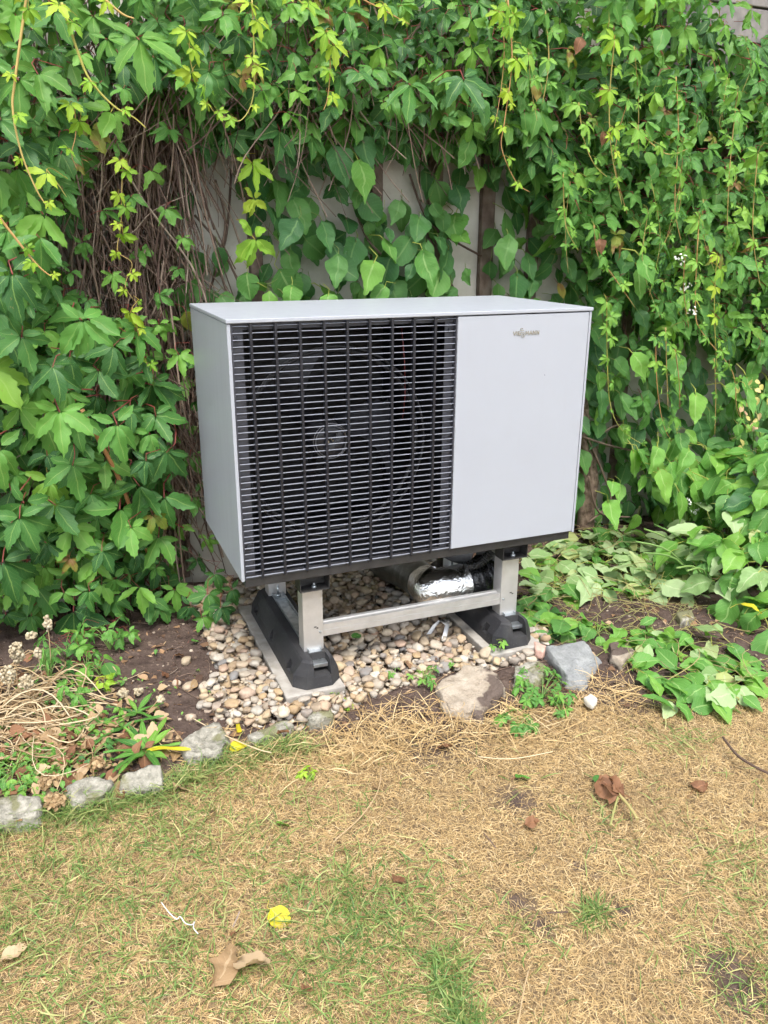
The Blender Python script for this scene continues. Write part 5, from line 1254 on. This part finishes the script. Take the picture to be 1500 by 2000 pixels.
# weeds in front of the gravel
GW = 'cut-leaved weeds near the gravel'
def lobed(label, u, v, n, h, sz, spread, mat='ovate_light'):
    return leafy('cut_leaved_weed', label, u, v, n, h, YNG, mat, sz, spread, group=GW, cat='weed', up=1.0)
lobed('large patch of cut-leaved green weed between tan rock and slate slab', 1060, 1355, 20, .06, (.03, .045), .11, 'creeper_light')
lobed('cut-leaved weed at the lower end of the patch on the lawn edge', 1015, 1405, 11, .04, (.03, .042), .06)
lobed('cut-leaved weed growing over the small grey-brown rock', 1035, 1330, 8, .06, (.026, .036), .05)
lobed('tall thin weed standing in front of the right rubber foot', 975, 1285, 4, .075, (.022, .03), .045)
lobed('bright lime weed on the corner of the left concrete slab', 655, 1362, 6, .035, (.022, .03), .02, 'lime')
lobed('bright lime weed just below the corner of the left concrete slab', 672, 1378, 6, .03, (.022, .03), .02, 'lime')
lobed('small weed in pebbles halfway between the slabs', 770, 1330, 5, .04, (.018, .026), .03)
lobed('small weed on the gravel edge left of the tan rock', 830, 1335, 8, .045, (.02, .03), .05)
lobed('tiny weed in pebbles behind the tan rock', 885, 1308, 4, .035, (.018, .025), .03)
lobed('small yellowish weed in dry grass below the flat stones', 603, 1500, 5, .025, (.02, .026), .025, 'lime')
lobed('weed sprout on lawn edge right of the big tan rock', 1095, 1380, 6, .035, (.022, .032), .04)
leafy('weed', 'oval-leaved weed growing behind the slate slab', 1110, 1235, 8, .06, OVA, 'ovate_light', (.05, .075), .06)
leafy('weed', 'green leaves sprouting over the top right of the slate slab', 1165, 1240, 8, .05, OVA, 'ovate_light', (.05, .07), .08)

# ------------------------------------------------------------------ fallen leaves, twigs, strips
def fallen(label, u, v, s_, mat, rot, geo=None, i=0, tilt=.25, z=.018, name='fallen_leaf', group='fallen leaves on the lawn', cat='leaf'):
    geo = CRM if mat in ('dryleaf', 'rustleaf') else (geo or OVA)
    p = at_z(u, v, 0.0); p[2] = ground_h(p[0], p[1]) + z
    o = obj_at(name, LM(geo, i % len(geo), M[mat], name), frame((R_.normal(0, tilt), R_.normal(0, tilt), 1), (math.cos(rot), math.sin(rot), 0), s_, p)); tag(o, label, cat, group); return o
fallen('bright yellow leaf lying on the lawn in the foreground', 532, 1775, .05, 'yellowleaf', -1.15, RND, 1, .5)
fallen('yellow leaf at the bed edge below the gravel', 450, 1462, .045, 'yellowleaf', -.1, RND, 2)
fallen('small yellowed leaf standing above the yellow leaf at the bed edge', 463, 1432, .035, 'yellowleaf', 1.4, OVA, 3, .8)
fallen('large crumpled tan leaf in the foreground grass', 428, 1915, .075, 'dryleaf', .9, RND, 0, .4, .03)
fallen('folded tan leaf touching the large crumpled leaf in the foreground', 470, 1885, .06, 'dryleaf', -.6, OVA, 4, .4, .03)
fallen('crumpled light brown leaf right of the granite block', 342, 1535, .05, 'dryleaf', .4, RND, 5, .6)
fallen('dry leaf lying against the mossy stone at the left edge', 22, 1605, .05, 'dryleaf', .2, OVA, 2, .5)
fallen('small reddish leaf stuck between two edging stones', 241, 1560, .03, 'rustleaf', 1.5, OVA, 1, .9)
fallen('orange-brown leaf on the soil edge below the flat grey stone', 545, 1435, .035, 'rustleaf', -1.1, OVA, 6, .6)
fallen('reddish dry leaf on the lawn right of centre', 1028, 1606, .035, 'rustleaf', -.4, OVA, 3, .3)
fallen('green leaf on the straw below the tan rock', 1008, 1516, .04, 'creeper_light', -.2, OVA, 5, .2)
fallen('rounded green leaf beside the wilted orange sprig', 1168, 1530, .04, 'creeper_light', .6, RND, 3, .3)
fallen('long rusty leaf on the lawn near the right edge', 1355, 1540, .055, 'rustleaf', .1, OVA, 7, .3)
fallen('green and brown leaf on the lawn below the yellow leaf', 542, 1606, .035, 'ovate_light', .3, RND, 4, .4)
fallen('pale brown leaf at the left edge of the foreground lawn', 5, 1870, .045, 'dryleaf', .3, OVA, 8, .4)
fallen('small reddish leaf in the middle of the lawn', 735, 1535, .03, 'dryleaf', .8, OVA, 2, .4)
fallen('small brown leaf at the right below the unit shadow', 860, 1455, .04, 'rustleaf', .1, RND, 2, .5)
fallen('small dry leaf on lawn left of the green tufts', 772, 1720, .028, 'rustleaf', .6, OVA, 4, .4)
fallen('tiny rust leaf near the foreground tan leaves', 590, 1922, .025, 'rustleaf', .1, OVA, 5, .4)
fallen('tiny rust leaf on lawn below the yellow leaf', 452, 1822, .022, 'rustleaf', .7, OVA, 6, .4)
fallen('lone yellow-green leaf among the wilted heap at the right', 1440, 1240, .07, 'yellowleaf', -.9, OVA, 6, .4, .12)
fallen('brown dead leaf in the dead stalk tangle', 150, 1475, .07, 'dryleaf', 1.2, OVA, 1, .6, .03, group='dead leaves in the left bed')
fallen('rusty dead leaf beside the dead stalk tangle', 128, 1465, .05, 'rustleaf', 1.0, OVA, 2, .6, .03, group='dead leaves in the left bed')
fallen('tan dead leaf in front of the stalk tangle', 85, 1462, .05, 'dryleaf', .4, RND, 2, .6, .03, group='dead leaves in the left bed')
fallen('rusty leaf on the bare soil left of the gravel', 318, 1322, .03, 'rustleaf', -.5, OVA, 2, .5, .02, group='dead leaves in the left bed')
fallen('orange leaf scrap on the soil under the left vine', 345, 1288, .028, 'rustleaf', .5, OVA, 3, .6, .02, group='dead leaves in the left bed')
fallen('reddish leaf on pale soil at the far left', 55, 1205, .045, 'rustleaf', .4, OVA, 4, .5, .02, group='dead leaves in the left bed')
fallen('green leaf resting on the pebbles between the slabs', 690, 1273, .036, 'creeper', .4, RND, 3, .2, .06, group='leaves on the gravel')
fallen('small green leaf on soil beside the gravel', 375, 1262, .03, 'creeper_light', .3, OVA, 3, .3, .02, group='leaves on the gravel')
fallen('dark green leaf with stalk lying on shaded pebbles under the unit', 722, 1130, .06, 'creeper', .5, OVA, 3, .2, .05, group='leaves on the gravel')
# wilted sprig on the lawn
e, b = plant('wilted_sprig', 'wilted orange sprig with two yellow stems on the lawn', 1205, 1530, None, 'sprig')
MB().tube(bend([tuple(at_z(1205, 1548, .02)), tuple(at_z(1225, 1570, .015)), tuple(at_z(1245, 1600, .01))], 5), .0042, 7).build('stem', M['stalk'], e)
MB().tube(bend([tuple(at_z(1208, 1552, .016)), tuple(at_z(1200, 1580, .012)), tuple(at_z(1192, 1612, .008))], 5), .003, 7).build('stem', M['stalk'], e)
for k in range(3):
    obj_at('withered_leaf', LM(CRM, k + 5, M['rustleaf']), frame((.6 * (k - 1), -.4, .7), (-.35 + .1 * k, .9, .1), .07 - .01 * k, at_z(1210, 1552, .02)), e)
GT = 'twigs on the lawn'
for lab, px, r_, mt in (('brown forked twig on the lawn near the right edge', [(1412, 1440), (1440, 1475), (1470, 1495), (1500, 1510)], .0035, 'stem'), ('pale straw stem across the lawn below the tan rock', [(935, 1478), (1000, 1482), (1080, 1468)], .0014, 'dead_stalk'),
                        ('thin dark twig on the lawn at centre right', [(945, 1628), (958, 1642), (968, 1656)], .0015, 'stem'), ('pale straw stem in the bare patch right of the tuft', [(1190, 1745), (1220, 1735), (1245, 1727)], .0016, 'dead_stalk'),
                        ('dark twig beside the green tuft', [(1068, 1783), (1090, 1782), (1110, 1781)], .0016, 'stem'), ('long curved straw on the lawn right of the yellow leaf', [(655, 1640), (705, 1595), (738, 1545), (745, 1500)], .0016, 'dead_stalk'),
                        ('short dark twig left of the yellow leaf', [(455, 1810), (462, 1795), (468, 1780)], .0016, 'stem'), ('upright pale straw in the foreground right of the green strip', [(1012, 2000), (1022, 1940), (1032, 1895)], .0014, 'dead_stalk'),
                        ('curved dead stem across the soil left of the gravel', [(375, 1402), (430, 1432), (500, 1462), (530, 1470)], .0016, 'dead_stalk')):
    o = MB().tube(bend([tuple(at_z(u, v, .016)) for u, v in px], 5), r_, 6).build('twig', M[mt]); tag(o, lab, 'twig', GT)
# white string scrap and plastic strip
o = MB().tube(bend([tuple(at_z(u, v, .02 + .006 * (i % 2))) for i, (u, v) in enumerate(((315, 1762), (330, 1782), (345, 1795), (352, 1790), (362, 1803), (375, 1806), (380, 1800), (378, 1812), (387, 1824)))], 5), .0010, 5).build('string_scrap', M['white_plastic'])
tag(o, 'curly scrap of white string in the foreground grass', 'string')
sp_ = MB(); P = [at_z(u, v, z) for u, v, z in ((838, 1240, .035), (850, 1222, .05), (862, 1212, .055), (874, 1222, .05), (868, 1248, .035))]
V = []
for p in P: V += [tuple(p + np.array([-.010, 0, .004])), tuple(p + np.array([.010, .004, 0]))]
sp_.add(V, [(2 * i, 2 * i + 1, 2 * i + 3, 2 * i + 2) for i in range(4)], True)
o = sp_.build('plastic_strip', M['white_plastic']); md = o.modifiers.new('t', 'SOLIDIFY'); md.thickness = .001
tag(o, 'bent strip of whitish plastic on the pebbles by the right slab', 'strip')
